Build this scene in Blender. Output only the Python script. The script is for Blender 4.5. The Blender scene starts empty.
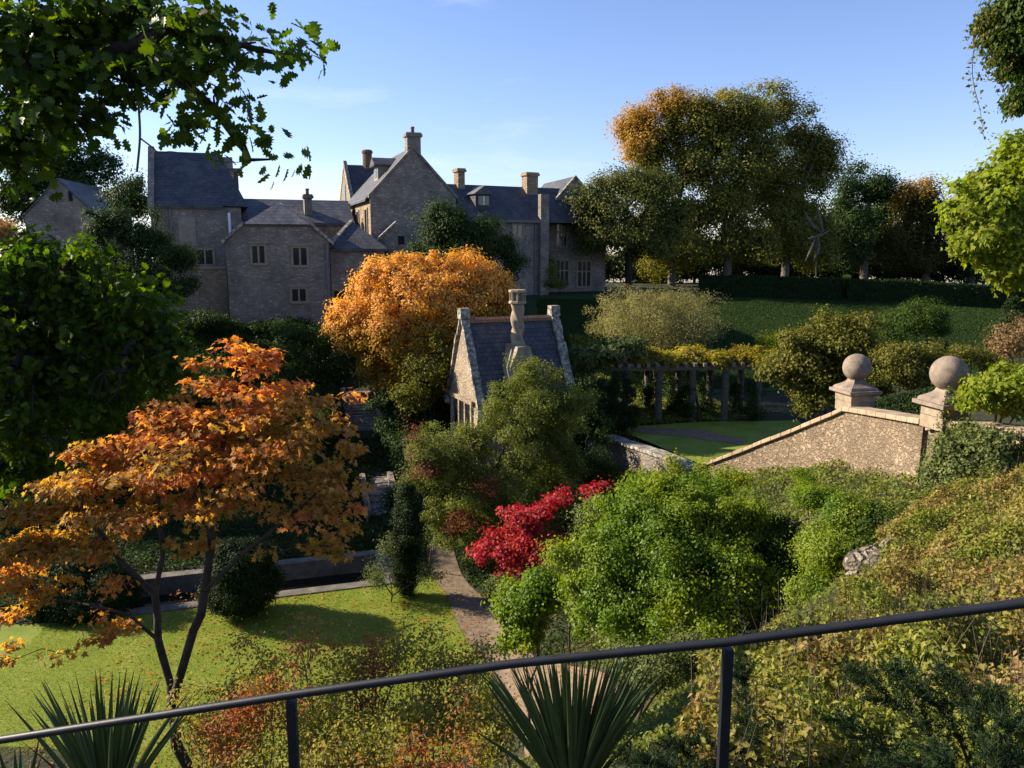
import bpy, math, random
import numpy as np
R = math.radians
sc = bpy.context.scene
col = sc.collection
# ------------------------------------------------------------------ camera, sky, sun, exposure
CAMZ, FPX, PITCH = 12.0, 800.0, R(9.5)
cd = bpy.data.cameras.new('camera'); cam = bpy.data.objects.new('camera', cd); col.objects.link(cam)
cam.location = (0, 0, CAMZ); cam.rotation_euler = (R(90) - PITCH, 0, 0)
cd.sensor_width = 36; cd.lens = 36 * FPX / 1024; cd.clip_start = 0.05; cd.clip_end = 3000
sc.camera = cam
SUN_EL, SUN_AZ = R(27), R(-75)          # azimuth measured from +Y (view direction), negative = to the left
sdir = np.array([math.sin(SUN_AZ) * math.cos(SUN_EL), math.cos(SUN_AZ) * math.cos(SUN_EL), math.sin(SUN_EL)])
w = bpy.data.worlds.new('World'); sc.world = w; w.use_nodes = True
nt = w.node_tree; nt.nodes.clear()
sky = nt.nodes.new('ShaderNodeTexSky'); sky.sky_type = 'NISHITA'; sky.sun_disc = False
sky.sun_elevation = SUN_EL; sky.sun_rotation = SUN_AZ; sky.altitude = 50; sky.air_density = 1.0; sky.dust_density = 0.15; sky.ozone_density = 4.0
bg = nt.nodes.new('ShaderNodeBackground'); bg.inputs[1].default_value = 0.082
out = nt.nodes.new('ShaderNodeOutputWorld')
# thin wisps of cirrus mixed into the sky
tc = nt.nodes.new('ShaderNodeTexCoord'); mp = nt.nodes.new('ShaderNodeMapping'); mp.inputs['Scale'].default_value = (2.0, 2.0, 9.0); mp.inputs['Rotation'].default_value = (0.25, 0.35, 0)
nz = nt.nodes.new('ShaderNodeTexNoise'); nz.inputs['Scale'].default_value = 1.3; nz.inputs['Detail'].default_value = 8; nz.inputs['Roughness'].default_value = 0.6
rp = nt.nodes.new('ShaderNodeValToRGB'); rp.color_ramp.elements[0].position = 0.56; rp.color_ramp.elements[0].color = (0, 0, 0, 1)
rp.color_ramp.elements[1].position = 0.85; rp.color_ramp.elements[1].color = (0.4, 0.4, 0.4, 1)
mx = nt.nodes.new('ShaderNodeMixRGB'); mx.inputs['Color2'].default_value = (7.2, 7.6, 8.2, 1)
L = nt.links
L.new(tc.outputs['Generated'], mp.inputs[0]); L.new(mp.outputs[0], nz.inputs['Vector']); L.new(nz.outputs['Fac'], rp.inputs[0])
L.new(rp.outputs[0], mx.inputs['Fac']); L.new(sky.outputs[0], mx.inputs['Color1']); tint = nt.nodes.new('ShaderNodeMixRGB'); tint.blend_type = 'MULTIPLY'; tint.inputs[0].default_value = 1; tint.inputs['Color2'].default_value = (1.04, .93, 1.04, 1)   # slightly violet autumn blue
L.new(mx.outputs[0], tint.inputs['Color1']); L.new(tint.outputs[0], bg.inputs[0]); L.new(bg.outputs[0], out.inputs[0])
sd = bpy.data.lights.new('sun', 'SUN'); sd.energy = 5.0; sd.angle = R(0.5); sd.color = (1.0, 0.86, 0.68)
so = bpy.data.objects.new('sun', sd); col.objects.link(so)
from mathutils import Vector
so.rotation_euler = Vector(sdir).to_track_quat('Z', 'Y').to_euler(); so.location = (-30, 20, 40)
sc.view_settings.view_transform = 'Standard'; sc.view_settings.look = 'None'; sc.view_settings.gamma = 1
sc.view_settings.exposure = 1.3; sc.view_settings.use_curve_mapping = False
sc.cycles.max_bounces = 5; sc.cycles.diffuse_bounces = 3; sc.cycles.transmission_bounces = 2; sc.cycles.glossy_bounces = 2; sc.cycles.transparent_max_bounces = 4

rng = np.random.default_rng(7); random.seed(7)
cp, sp = math.cos(PITCH), math.sin(PITCH)
def ray(px, py):
    a = (px - 512) / FPX; b = (384 - py) / FPX
    return np.array([a, cp + b * sp, -sp + b * cp])
def W(px, py, Y):
    d = ray(px, py); d = d * (Y / d[1]); return np.array([d[0], d[1], CAMZ + d[2]])
# ------------------------------------------------------------------ materials
def nodes(name):
    m = bpy.data.materials.new(name); m.use_nodes = True; n = m.node_tree; n.nodes.clear()
    o = n.nodes.new('ShaderNodeOutputMaterial'); return m, n, o
def N(n, t, **k):
    x = n.nodes.new(t)
    for a, b in k.items():
        if a in x.inputs.keys(): x.inputs[a].default_value = b
        else: setattr(x, a, b)
    return x
def c4(c): return (c[0], c[1], c[2], 1)
def ramp(n, stops, interp='LINEAR'):
    r = n.nodes.new('ShaderNodeValToRGB'); r.color_ramp.interpolation = interp
    e = r.color_ramp.elements
    while len(e) < len(stops): e.new(0.5)
    for i, (p, c) in enumerate(stops): e[i].position = p; e[i].color = c4(c)
    return r
def leaf_mat(name, A, B=None, scale=0.6, thr=(0.42, 0.58), trans=0.35, rough=0.62, spec=0.12, grad=None):
    """A, B: colour lists spread over the leaves at random; noise (and an optional height gradient) chooses A or B."""
    m, n, o = nodes(name)
    g = N(n, 'ShaderNodeNewGeometry')
    cols_ = lambda c: (c[0]*1.4, c[1]*1.3, c[2]*1.0) if max(c) < .3 else c
    A = [cols_(c) for c in A]; B = [cols_(c) for c in B] if B else None
    def rr(cols): return ramp(n, [((i + .5) / len(cols), c) for i, c in enumerate(cols)])
    ra = rr(A); n.links.new(g.outputs['Random Per Island'], ra.inputs[0]); cout = ra.outputs[0]
    if B:
        rb = rr(B); n.links.new(g.outputs['Random Per Island'], rb.inputs[0])
        nz = N(n, 'ShaderNodeTexNoise', Scale=scale, Detail=3.0); n.links.new(g.outputs['Position'], nz.inputs['Vector'])
        fac = nz.outputs['Fac']
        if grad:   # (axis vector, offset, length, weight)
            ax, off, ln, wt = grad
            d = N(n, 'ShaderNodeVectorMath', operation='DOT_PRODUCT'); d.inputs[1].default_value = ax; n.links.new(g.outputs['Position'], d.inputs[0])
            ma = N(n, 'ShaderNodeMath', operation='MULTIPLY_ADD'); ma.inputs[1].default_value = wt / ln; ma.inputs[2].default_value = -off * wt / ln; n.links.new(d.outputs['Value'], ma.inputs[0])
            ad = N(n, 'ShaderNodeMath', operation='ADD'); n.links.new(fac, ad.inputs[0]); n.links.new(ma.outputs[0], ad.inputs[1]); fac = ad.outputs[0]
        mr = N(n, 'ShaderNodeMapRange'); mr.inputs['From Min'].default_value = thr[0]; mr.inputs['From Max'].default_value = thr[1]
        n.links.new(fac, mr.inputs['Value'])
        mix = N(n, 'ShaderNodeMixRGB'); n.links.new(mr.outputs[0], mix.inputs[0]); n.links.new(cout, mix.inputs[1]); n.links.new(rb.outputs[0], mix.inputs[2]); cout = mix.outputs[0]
    p = N(n, 'ShaderNodeBsdfPrincipled', Roughness=rough); p.inputs['Specular IOR Level'].default_value = spec
    n.links.new(cout, p.inputs['Base Color'])
    t = N(n, 'ShaderNodeBsdfTranslucent')
    hs = N(n, 'ShaderNodeHueSaturation', Saturation=1.15, Value=1.5); n.links.new(cout, hs.inputs['Color']); n.links.new(hs.outputs[0], t.inputs[0])
    ms = N(n, 'ShaderNodeMixShader'); ms.inputs[0].default_value = trans
    n.links.new(p.outputs[0], ms.inputs[1]); n.links.new(t.outputs[0], ms.inputs[2]); n.links.new(ms.outputs[0], o.inputs[0])
    return m
def noise_mat(name, stops, scale=4, detail=8, rough=0.85, bump=0.3, bscale=None, spec=0.2, bdist=0.02):
    m, n, o = nodes(name)
    g = N(n, 'ShaderNodeNewGeometry')
    a = N(n, 'ShaderNodeTexNoise', Scale=float(scale), Detail=float(detail), Roughness=0.65); n.links.new(g.outputs['Position'], a.inputs['Vector'])
    r = ramp(n, stops); n.links.new(a.outputs['Fac'], r.inputs[0])
    p = N(n, 'ShaderNodeBsdfPrincipled', Roughness=rough); p.inputs['Specular IOR Level'].default_value = spec
    n.links.new(r.outputs[0], p.inputs['Base Color'])
    b = N(n, 'ShaderNodeTexNoise', Scale=float(bscale or scale * 5), Detail=6.0); n.links.new(g.outputs['Position'], b.inputs['Vector'])
    bp = N(n, 'ShaderNodeBump', Strength=bump, Distance=bdist); n.links.new(b.outputs['Fac'], bp.inputs['Height']); n.links.new(bp.outputs[0], p.inputs['Normal'])
    n.links.new(p.outputs[0], o.inputs[0]); return m
def stone_mat(name, cols, mortar, scale=3.2, stretch=2.2, bump=0.9, bdist=0.05, stain=0.5, crack=1.0, nb=.5, nscale=18.0, warp=.2):
    """coursed rubble: voronoi blocks, darker joints, stains"""
    m, n, o = nodes(name)
    g = N(n, 'ShaderNodeNewGeometry')
    mp = N(n, 'ShaderNodeMapping'); mp.inputs['Scale'].default_value = (1, 1, stretch); n.links.new(g.outputs['Position'], mp.inputs[0])
    wn = N(n, 'ShaderNodeTexNoise', Scale=float(scale)*.8, Detail=4.0); n.links.new(mp.outputs[0], wn.inputs['Vector'])
    wm = N(n, 'ShaderNodeMixRGB'); wm.inputs[0].default_value = warp; n.links.new(mp.outputs[0], wm.inputs[1]); n.links.new(wn.outputs['Color'], wm.inputs[2])
    v = N(n, 'ShaderNodeTexVoronoi', Scale=float(scale)); n.links.new(wm.outputs[0], v.inputs['Vector'])
    ve = N(n, 'ShaderNodeTexVoronoi', Scale=float(scale), feature='DISTANCE_TO_EDGE'); n.links.new(wm.outputs[0], ve.inputs['Vector'])
    r = ramp(n, [((i + .5) / len(cols), c) for i, c in enumerate(cols)]); sx = N(n, 'ShaderNodeSeparateColor'); n.links.new(v.outputs['Color'], sx.inputs[0]); n.links.new(sx.outputs[0], r.inputs[0])
    er = N(n, 'ShaderNodeMapRange'); er.inputs['From Min'].default_value = 0.0; er.inputs['From Max'].default_value = 0.22; er.interpolation_type = 'SMOOTHERSTEP'; n.links.new(ve.outputs['Distance'], er.inputs['Value'])
    mix = N(n, 'ShaderNodeMixRGB'); mix.inputs[1].default_value = c4(mortar); n.links.new(er.outputs[0], mix.inputs[0]); n.links.new(r.outputs[0], mix.inputs[2])
    st = N(n, 'ShaderNodeTexNoise', Scale=0.8, Detail=9.0, Roughness=0.7); n.links.new(g.outputs['Position'], st.inputs['Vector'])
    sr = ramp(n, [(0.3, (1 - stain,) * 3), (0.62, (1.15, 1.13, 1.1))]); n.links.new(st.outputs['Fac'], sr.inputs[0])
    mu = N(n, 'ShaderNodeMixRGB', blend_type='MULTIPLY'); mu.inputs[0].default_value = 1; n.links.new(mix.outputs[0], mu.inputs[1]); n.links.new(sr.outputs[0], mu.inputs[2])
    p = N(n, 'ShaderNodeBsdfPrincipled', Roughness=0.9); p.inputs['Specular IOR Level'].default_value = 0.15
    n.links.new(mu.outputs[0], p.inputs['Base Color'])
    fn = N(n, 'ShaderNodeTexNoise', Scale=float(nscale), Detail=9.0, Roughness=.62); n.links.new(g.outputs['Position'], fn.inputs['Vector'])
    ck = N(n, 'ShaderNodeMath', operation='MULTIPLY'); ck.inputs[1].default_value = crack; n.links.new(er.outputs[0], ck.inputs[0])
    ad = N(n, 'ShaderNodeMath', operation='MULTIPLY_ADD'); ad.inputs[1].default_value = nb; n.links.new(fn.outputs['Fac'], ad.inputs[0]); n.links.new(ck.outputs[0], ad.inputs[2])
    a2 = N(n, 'ShaderNodeMath', operation='MULTIPLY_ADD'); a2.inputs[1].default_value = 0.6; n.links.new(sx.outputs[1], a2.inputs[0]); n.links.new(ad.outputs[0], a2.inputs[2])
    bp = N(n, 'ShaderNodeBump', Strength=bump, Distance=bdist); n.links.new(a2.outputs[0], bp.inputs['Height']); n.links.new(bp.outputs[0], p.inputs['Normal'])
    n.links.new(p.outputs[0], o.inputs[0]); return m
def slate_mat(name, cols, th, lichen=(0.2, 0.2, 0.16), ls=0.7, roww=0.35, rowh=0.22):
    m, n, o = nodes(name)
    g = N(n, 'ShaderNodeNewGeometry')
    d = N(n, 'ShaderNodeVectorMath', operation='DOT_PRODUCT'); d.inputs[1].default_value = (math.cos(th), math.sin(th), 0); n.links.new(g.outputs['Position'], d.inputs[0])
    s = N(n, 'ShaderNodeSeparateXYZ'); n.links.new(g.outputs['Position'], s.inputs[0])
    c = N(n, 'ShaderNodeCombineXYZ'); n.links.new(d.outputs['Value'], c.inputs[0]); n.links.new(s.outputs[2], c.inputs[1])
    b = N(n, 'ShaderNodeTexBrick', Scale=1.0); b.inputs['Brick Width'].default_value = roww; b.inputs['Row Height'].default_value = rowh; b.inputs['Mortar Size'].default_value = 0.012
    b.inputs['Color1'].default_value = c4(cols[0]); b.inputs['Color2'].default_value = c4(cols[1]); b.inputs['Mortar'].default_value = (0.01, 0.01, 0.012, 1); b.inputs['Bias'].default_value = 0.0
    n.links.new(c.outputs[0], b.inputs['Vector'])
    nz = N(n, 'ShaderNodeTexNoise', Scale=ls, Detail=10.0, Roughness=0.72); n.links.new(g.outputs['Position'], nz.inputs['Vector'])
    r = ramp(n, [(0.5, (0, 0, 0)), (0.68, (0.75, 0.75, 0.75))]); n.links.new(nz.outputs['Fac'], r.inputs[0])
    mix = N(n, 'ShaderNodeMixRGB'); mix.inputs[2].default_value = c4(lichen); n.links.new(r.outputs[0], mix.inputs[0]); n.links.new(b.outputs['Color'], mix.inputs[1])
    p = N(n, 'ShaderNodeBsdfPrincipled', Roughness=0.6); p.inputs['Specular IOR Level'].default_value = 0.35
    n.links.new(mix.outputs[0], p.inputs['Base Color'])
    bp = N(n, 'ShaderNodeBump', Strength=0.6, Distance=0.02); n.links.new(b.outputs['Fac'], bp.inputs['Height']); bp.invert = True; n.links.new(bp.outputs[0], p.inputs['Normal'])
    n.links.new(p.outputs[0], o.inputs[0]); return m
def plain(name, c, rough=0.5, metal=0, spec=0.5):
    m, n, o = nodes(name); p = N(n, 'ShaderNodeBsdfPrincipled', Roughness=rough, Metallic=float(metal)); p.inputs['Base Color'].default_value = c4(c)
    p.inputs['Specular IOR Level'].default_value = spec; n.links.new(p.outputs[0], o.inputs[0]); return m
TH = R(20)
M = dict(
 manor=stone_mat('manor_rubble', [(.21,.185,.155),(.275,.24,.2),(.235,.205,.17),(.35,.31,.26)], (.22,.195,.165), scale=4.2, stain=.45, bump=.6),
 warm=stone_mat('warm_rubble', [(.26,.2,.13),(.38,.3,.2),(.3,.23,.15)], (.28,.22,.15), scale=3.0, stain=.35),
 lodge=stone_mat('lodge_ashlar', [(.3,.245,.17),(.36,.295,.21),(.33,.265,.19)], (.24,.195,.14), scale=4.5, stretch=2.8, stain=.4, bdist=.03, crack=.5, nb=1.0, nscale=9.0, warp=.25),
 garden=stone_mat('garden_wall_rubble', [(.25,.19,.125),(.32,.25,.17),(.36,.285,.2),(.28,.215,.15)], (.24,.185,.125), scale=6.5, stretch=1.8, bump=1.0, bdist=.1, stain=.4, crack=.35, nb=1.6, nscale=6.0, warp=.35),
 dress=noise_mat('dressed_stone', [(.3,(.16,.125,.085)),(.5,(.27,.215,.15)),(.7,(.36,.3,.215))], scale=2.5, bump=.5, bscale=22),
 cope=noise_mat('coping_stone', [(.3,(.2,.14,.09)),(.5,(.34,.25,.165)),(.7,(.42,.33,.23))], scale=2.0, bump=.5, bscale=18),
 ball=noise_mat('weathered_ball_stone', [(.32,(.13,.105,.08)),(.5,(.22,.175,.135)),(.68,(.3,.24,.185))], scale=3.5, bump=.6, bscale=30),
 trim=noise_mat('pale_trim_stone', [(.3,(.2,.17,.13)),(.7,(.31,.265,.205))], scale=3, bump=.3),
 lichen=noise_mat('lichened_coping', [(.38,(.09,.08,.065)),(.5,(.22,.2,.16)),(.62,(.42,.4,.34))], scale=5, bump=.6, bscale=16),
 slate=slate_mat('blue_slate', [(.032,.036,.045),(.06,.064,.075)], TH, lichen=(.11,.11,.105)),
 slate2=slate_mat('lichened_slate', [(.06,.066,.08),(.1,.105,.12)], TH, lichen=(.2,.19,.16), ls=1.2),
 slate3=slate_mat('lodge_slate', [(.038,.041,.052),(.07,.072,.084)], R(23), lichen=(.1,.095,.09), ls=1.5, roww=.3, rowh=.2),
 ridge=noise_mat('clay_ridge', [(.3,(.17,.09,.055)),(.7,(.28,.16,.1))], scale=6),
 brick=stone_mat('chimney_brick', [(.24,.11,.07),(.3,.15,.09),(.18,.09,.06)], (.2,.16,.12), scale=9, stretch=2.6, bdist=.02),
 glass=plain('dark_window_glass', (.015,.017,.02), 0.08, spec=.6),
 shade=plain('opening_shade', (.008,.008,.008), .9),  # near-black plates painted as the shade inside openings
 door=noise_mat('dark_door', [(.3,(.015,.014,.012)),(.7,(.03,.027,.022))]),
 lead=plain('grey_drainpipe', (.12,.12,.125), .6),
 flue=plain('white_flue', (.75,.76,.78), .4),
 metal=noise_mat('black_railing_paint', [(.3,(.006,.007,.01)),(.7,(.012,.013,.018))], scale=14, rough=.5, bump=.15, bscale=60, spec=.35, bdist=.003),
 bark=noise_mat('brown_bark', [(.3,(.035,.026,.018)),(.7,(.09,.07,.05))], scale=8, bump=.8, bscale=25),
 barkg=noise_mat('grey_bark', [(.3,(.06,.052,.04)),(.7,(.16,.14,.11))], scale=6, bump=.8, bscale=20),
 barkd=noise_mat('dark_bark', [(.3,(.018,.013,.01)),(.7,(.045,.034,.026))], scale=8, bump=.7, bscale=25),
 timber=noise_mat('weathered_timber', [(.3,(.13,.105,.075)),(.7,(.25,.21,.16))], scale=5),
 earth=noise_mat('ground_cover_earth', [(.35,(.022,.02,.011)),(.5,(.025,.03,.012)),(.65,(.035,.04,.016))], scale=1.2, bump=.8, bscale=9, bdist=.08),
 bank=noise_mat('rough_bank_grass', [(.3,(.014,.036,.01)),(.5,(.022,.05,.014)),(.7,(.034,.065,.018))], scale=1.5, bump=.9, bscale=14, bdist=.06),
 lawn=noise_mat('mown_lawn', [(.3,(.12,.17,.016)),(.5,(.17,.22,.026)),(.7,(.24,.26,.05))], scale=.9, bump=.8, bscale=40, bdist=.03),
 gravel=noise_mat('gravel_path', [(.3,(.11,.08,.05)),(.5,(.18,.135,.09)),(.7,(.25,.195,.135))], scale=5, bump=1, bscale=60, bdist=.02),
 paving=noise_mat('pale_kerb_stone', [(.3,(.08,.072,.058)),(.5,(.13,.118,.098)),(.7,(.2,.18,.15))], scale=3, bump=.5),
 water=plain('still_dark_water', (.006,.008,.007), .04, spec=.5),
 rock=stone_mat('rough_rocks', [(.22,.19,.14),(.36,.31,.24)], (.1,.09,.07), scale=6, stretch=1.2),
)
# ------------------------------------------------------------------ object helpers
def tag(o, label=None, cat=None, group=None, kind=None):
    if label: o['label'] = label
    if cat: o['category'] = cat
    if group: o['group'] = group
    if kind: o['kind'] = kind
    return o
def empty(name, loc=(0, 0, 0)):
    o = bpy.data.objects.new(name, None); o.empty_display_size = .2; col.objects.link(o); o.location = loc; return o
class MB:
    def __init__(s): s.v = []; s.f = []
    def add(s, v, f):
        k = len(s.v); s.v += [tuple(map(float, p)) for p in v]; s.f += [tuple(i + k for i in q) for q in f]; return s
    def hexa(s, p):   # 8 points: bottom 4 (ccw), top 4
        return s.add(p, [(3,2,1,0),(4,5,6,7),(0,1,5,4),(1,2,6,5),(2,3,7,6),(3,0,4,7)])
    def box(s, a, b):
        x0,y0,z0 = a; x1,y1,z1 = b
        return s.hexa([(x0,y0,z0),(x1,y0,z0),(x1,y1,z0),(x0,y1,z0),(x0,y0,z1),(x1,y0,z1),(x1,y1,z1),(x0,y1,z1)])
    def prism(s, A, B):
        n = len(A); return s.add(list(A) + list(B), [tuple(range(n))[::-1], tuple(range(n, 2*n))] + [(i, (i+1) % n, n + (i+1) % n, n + i) for i in range(n)])
    def tube(s, pts, rad, k=8, cap=True):
        pts = [np.array(p, float) for p in pts]; rad = rad if hasattr(rad, '__len__') else [rad] * len(pts)
        V = []; up = None
        for i, p in enumerate(pts):
            d = pts[min(i+1, len(pts)-1)] - pts[max(i-1, 0)]; d = d / (np.linalg.norm(d) + 1e-9)
            if up is None: up = np.array([0, 0, 1.]) if abs(d[2]) < .9 else np.array([1., 0, 0])
            a = np.cross(d, up); a /= np.linalg.norm(a) + 1e-9; b = np.cross(a, d); up = b
            for j in range(k):
                t = 2 * math.pi * j / k; V.append(p + rad[i] * (math.cos(t) * a + math.sin(t) * b))
        F = [(i*k+j, i*k+(j+1) % k, (i+1)*k+(j+1) % k, (i+1)*k+j) for i in range(len(pts)-1) for j in range(k)]
        if cap: F += [tuple(range(k))[::-1], tuple(range((len(pts)-1)*k, len(pts)*k))]
        return s.add(V, F)
    def lathe(s, c, prof, k=32):
        V = [(c[0] + r*math.cos(2*math.pi*j/k), c[1] + r*math.sin(2*math.pi*j/k), c[2] + z) for r, z in prof for j in range(k)]
        n = len(prof)
        return s.add(V, [(i*k+j, i*k+(j+1) % k, (i+1)*k+(j+1) % k, (i+1)*k+j) for i in range(n-1) for j in range(k)] + [tuple(range(k))[::-1], tuple(range((n-1)*k, n*k))])
    def build(s, name, mat, parent=None, smooth=False, bevel=0):
        me = bpy.data.meshes.new(name); base = np.zeros(3)
        if parent is not None: base = np.array(root_loc(parent))
        me.from_pydata([tuple(np.array(p) - base) for p in s.v], [], s.f); me.update()
        me.materials.append(mat)
        if smooth: me.polygons.foreach_set('use_smooth', [True] * len(me.polygons))
        o = bpy.data.objects.new(name, me); col.objects.link(o)
        if parent is not None: o.parent = parent
        if bevel:
            b = o.modifiers.new('bevel', 'BEVEL'); b.width = bevel; b.segments = 2; b.limit_method = 'ANGLE'
        return o
def root_loc(o):
    t = np.array(o.location, float)
    while o.parent is not None: o = o.parent; t = t + np.array(o.location, float)
    return t
# ------------------------------------------------------------------ leaf engine
def fold(out, z=.12):   # outline of right half from base to tip -> full leaf folded on the midrib
    n = len(out); V = [(0, 0, 0)] + [(x, y, z * x) for x, y in out] + [(0, 1, -.05)] + [(-x, y, z * x) for x, y in out]
    c = len(V); F = []
    tip = n + 1
    right = [0] + list(range(1, n+1)) + [tip]; left = [0] + list(range(n+2, 2*n+2)) + [tip]
    V.append((0, .45, 0)); m = c
    for ch, rev in ((right, False), (left, True)):
        for a, b in zip(ch[:-1], ch[1:]):
            F.append((m, a, b) if not rev else (m, b, a))
    return np.array(V, float), F
T = {}
T['kite'] = (np.array([(0,0,0),(.3,.45,.08),(0,1,-.04),(-.3,.45,.08)], float), [(0,1,2),(0,2,3)])
T['fat'] = (np.array([(0,0,0),(.42,.4,.1),(.2,.85,.02),(0,1,-.05),(-.2,.85,.02),(-.42,.4,.1)], float), [(0,1,2,3),(0,3,4,5)])
T['narrow'] = (np.array([(0,0,0),(.13,.4,.04),(0,1,-.1),(-.13,.4,.04)], float), [(0,1,2),(0,2,3)])
T['needle'] = (np.array([(-.07,0,0),(.07,0,0),(0,1,0)], float), [(0,1,2)])
T['oak'] = fold([(.1,.06),(.3,.12),(.17,.27),(.42,.36),(.22,.5),(.4,.68),(.17,.74),(.2,.9)], .18)
T['maple'] = fold([(.22,-.05),(.5,.02),(.3,.2),(.62,.48),(.22,.46),(.12,.7)], .2)
T['ivy'] = fold([(.35,-.05),(.5,.3),(.2,.45)], .15)
def unit(v): return v / (np.linalg.norm(v, axis=-1, keepdims=True) + 1e-9)
def leaf_arrays(templ, pos, size, nrm, dr=None):
    V, F = T[templ]; n = len(pos)
    nrm = unit(nrm)
    if dr is None: dr = rng.normal(size=(n, 3)) + np.array([0, 0, -.35])
    y = unit(dr - nrm * np.sum(dr * nrm, 1, keepdims=True)); x = np.cross(y, nrm)
    s = size[:, None, None]
    P = pos[:, None, :] + s * (V[None, :, 0:1] * x[:, None, :] + V[None, :, 1:2] * y[:, None, :] + V[None, :, 2:3] * nrm[:, None, :])
    lens = np.array([len(f) for f in F]); flat = np.concatenate([np.array(f) for f in F])
    loops = (flat[None, :] + (np.arange(n) * len(V))[:, None]).ravel()
    return P.reshape(-1, 3), loops, np.tile(lens, n)
def np_mesh(name, parts, mat, parent=None, smooth=False):
    """parts: list of (verts, loops, counts)"""
    Vs, Ls, Cs, k = [], [], [], 0
    for v, l, c in parts: Vs.append(v); Ls.append(l + k); Cs.append(c); k += len(v)
    V = np.concatenate(Vs); Lp = np.concatenate(Ls).astype(np.int32); C_ = np.concatenate(Cs).astype(np.int32)
    if parent is not None: V = V - root_loc(parent)
    me = bpy.data.meshes.new(name); me.vertices.add(len(V)); me.vertices.foreach_set('co', V.astype(np.float32).ravel())
    me.loops.add(len(Lp)); me.loops.foreach_set('vertex_index', Lp)
    me.polygons.add(len(C_)); st = np.concatenate([[0], np.cumsum(C_)[:-1]]).astype(np.int32)
    me.polygons.foreach_set('loop_start', st); me.polygons.foreach_set('loop_total', C_)
    if smooth: me.polygons.foreach_set('use_smooth', np.ones(len(C_), bool))
    me.update(calc_edges=True); me.materials.append(mat)
    o = bpy.data.objects.new(name, me); col.objects.link(o)
    if parent is not None: o.parent = parent
    return o
def lobe(px, py, Y, rx, ry, dep=None):
    c = W(px, py, Y); k = Y / FPX
    return (*c, rx * k, (dep if dep else rx * k), ry * k)
def sample_lobes(lobes, n, shell=.5):
    Lb = np.array(lobes, float)
    if shell < .66:      # break every lobe into ragged boughs with gaps between them
        sub = []
        sz = (Lb[:,3]*Lb[:,4]*Lb[:,5]) ** (1/3); med = np.median(sz)
        for l, z in zip(Lb, sz):
            k = int(np.clip(17 * (z / med) ** 2, 7, 34))
            d = unit(rng.normal(size=(k, 3)) + np.array([0, 0, .15])); r = rng.uniform(.3, .92, k)
            for i in range(k):
                q = rng.uniform(.24, .5); sub.append((*(l[:3] + d[i] * r[i] * l[3:6]), l[3]*q, l[4]*q, l[5]*q*.8))
        Ls = np.array(sub); wgt = (Ls[:,3]*Ls[:,4]*Ls[:,5]) ** .6; wgt /= wgt.sum()
        idx = rng.choice(len(Ls), n, p=wgt); d = unit(rng.normal(size=(n, 3))); r = (.2 + .8 * rng.random(n)) ** .5
        return Ls[idx, :3] + d * r[:, None] * Ls[idx, 3:6], d
    wgt = (Lb[:,3]*Lb[:,4]*Lb[:,5]) ** (2/3); wgt /= wgt.sum()
    idx = rng.choice(len(Lb), n * 3, p=wgt); d = unit(rng.normal(size=(n*3, 3)))
    r = (shell**3 + (1 - shell**3) * rng.random(n*3)) ** (1/3)
    p = Lb[idx, :3] + d * r[:, None] * Lb[idx, 3:6]
    q = np.full(len(p), 9.)
    for l in Lb: q = np.minimum(q, np.sqrt((((p - l[:3]) / l[3:6])**2).sum(1)))
    keep = np.where(q > shell * .75)[0][:n]
    return p[keep], d[keep]
def tube_np(a, b, ra, rb, k=5):
    d = unit(b - a); ref = np.where(np.abs(d[:, 2:3]) < .9, np.array([[0, 0, 1.]]), np.array([[1., 0, 0]]))
    x = unit(np.cross(d, ref)); y = np.cross(d, x); t = np.arange(k) * 2 * math.pi / k
    ring = np.cos(t)[None, :, None] * x[:, None] + np.sin(t)[None, :, None] * y[:, None]
    V = np.concatenate([a[:, None] + ring * ra[:, None, None], b[:, None] + ring * rb[:, None, None]], 1)
    q = np.array([(j, (j+1) % k, k + (j+1) % k, k + j) for j in range(k)]).ravel()
    n = len(a); loops = (q[None] + (np.arange(n) * 2 * k)[:, None]).ravel()
    return V.reshape(-1, 3), loops, np.full(n * k, 4)
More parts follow.
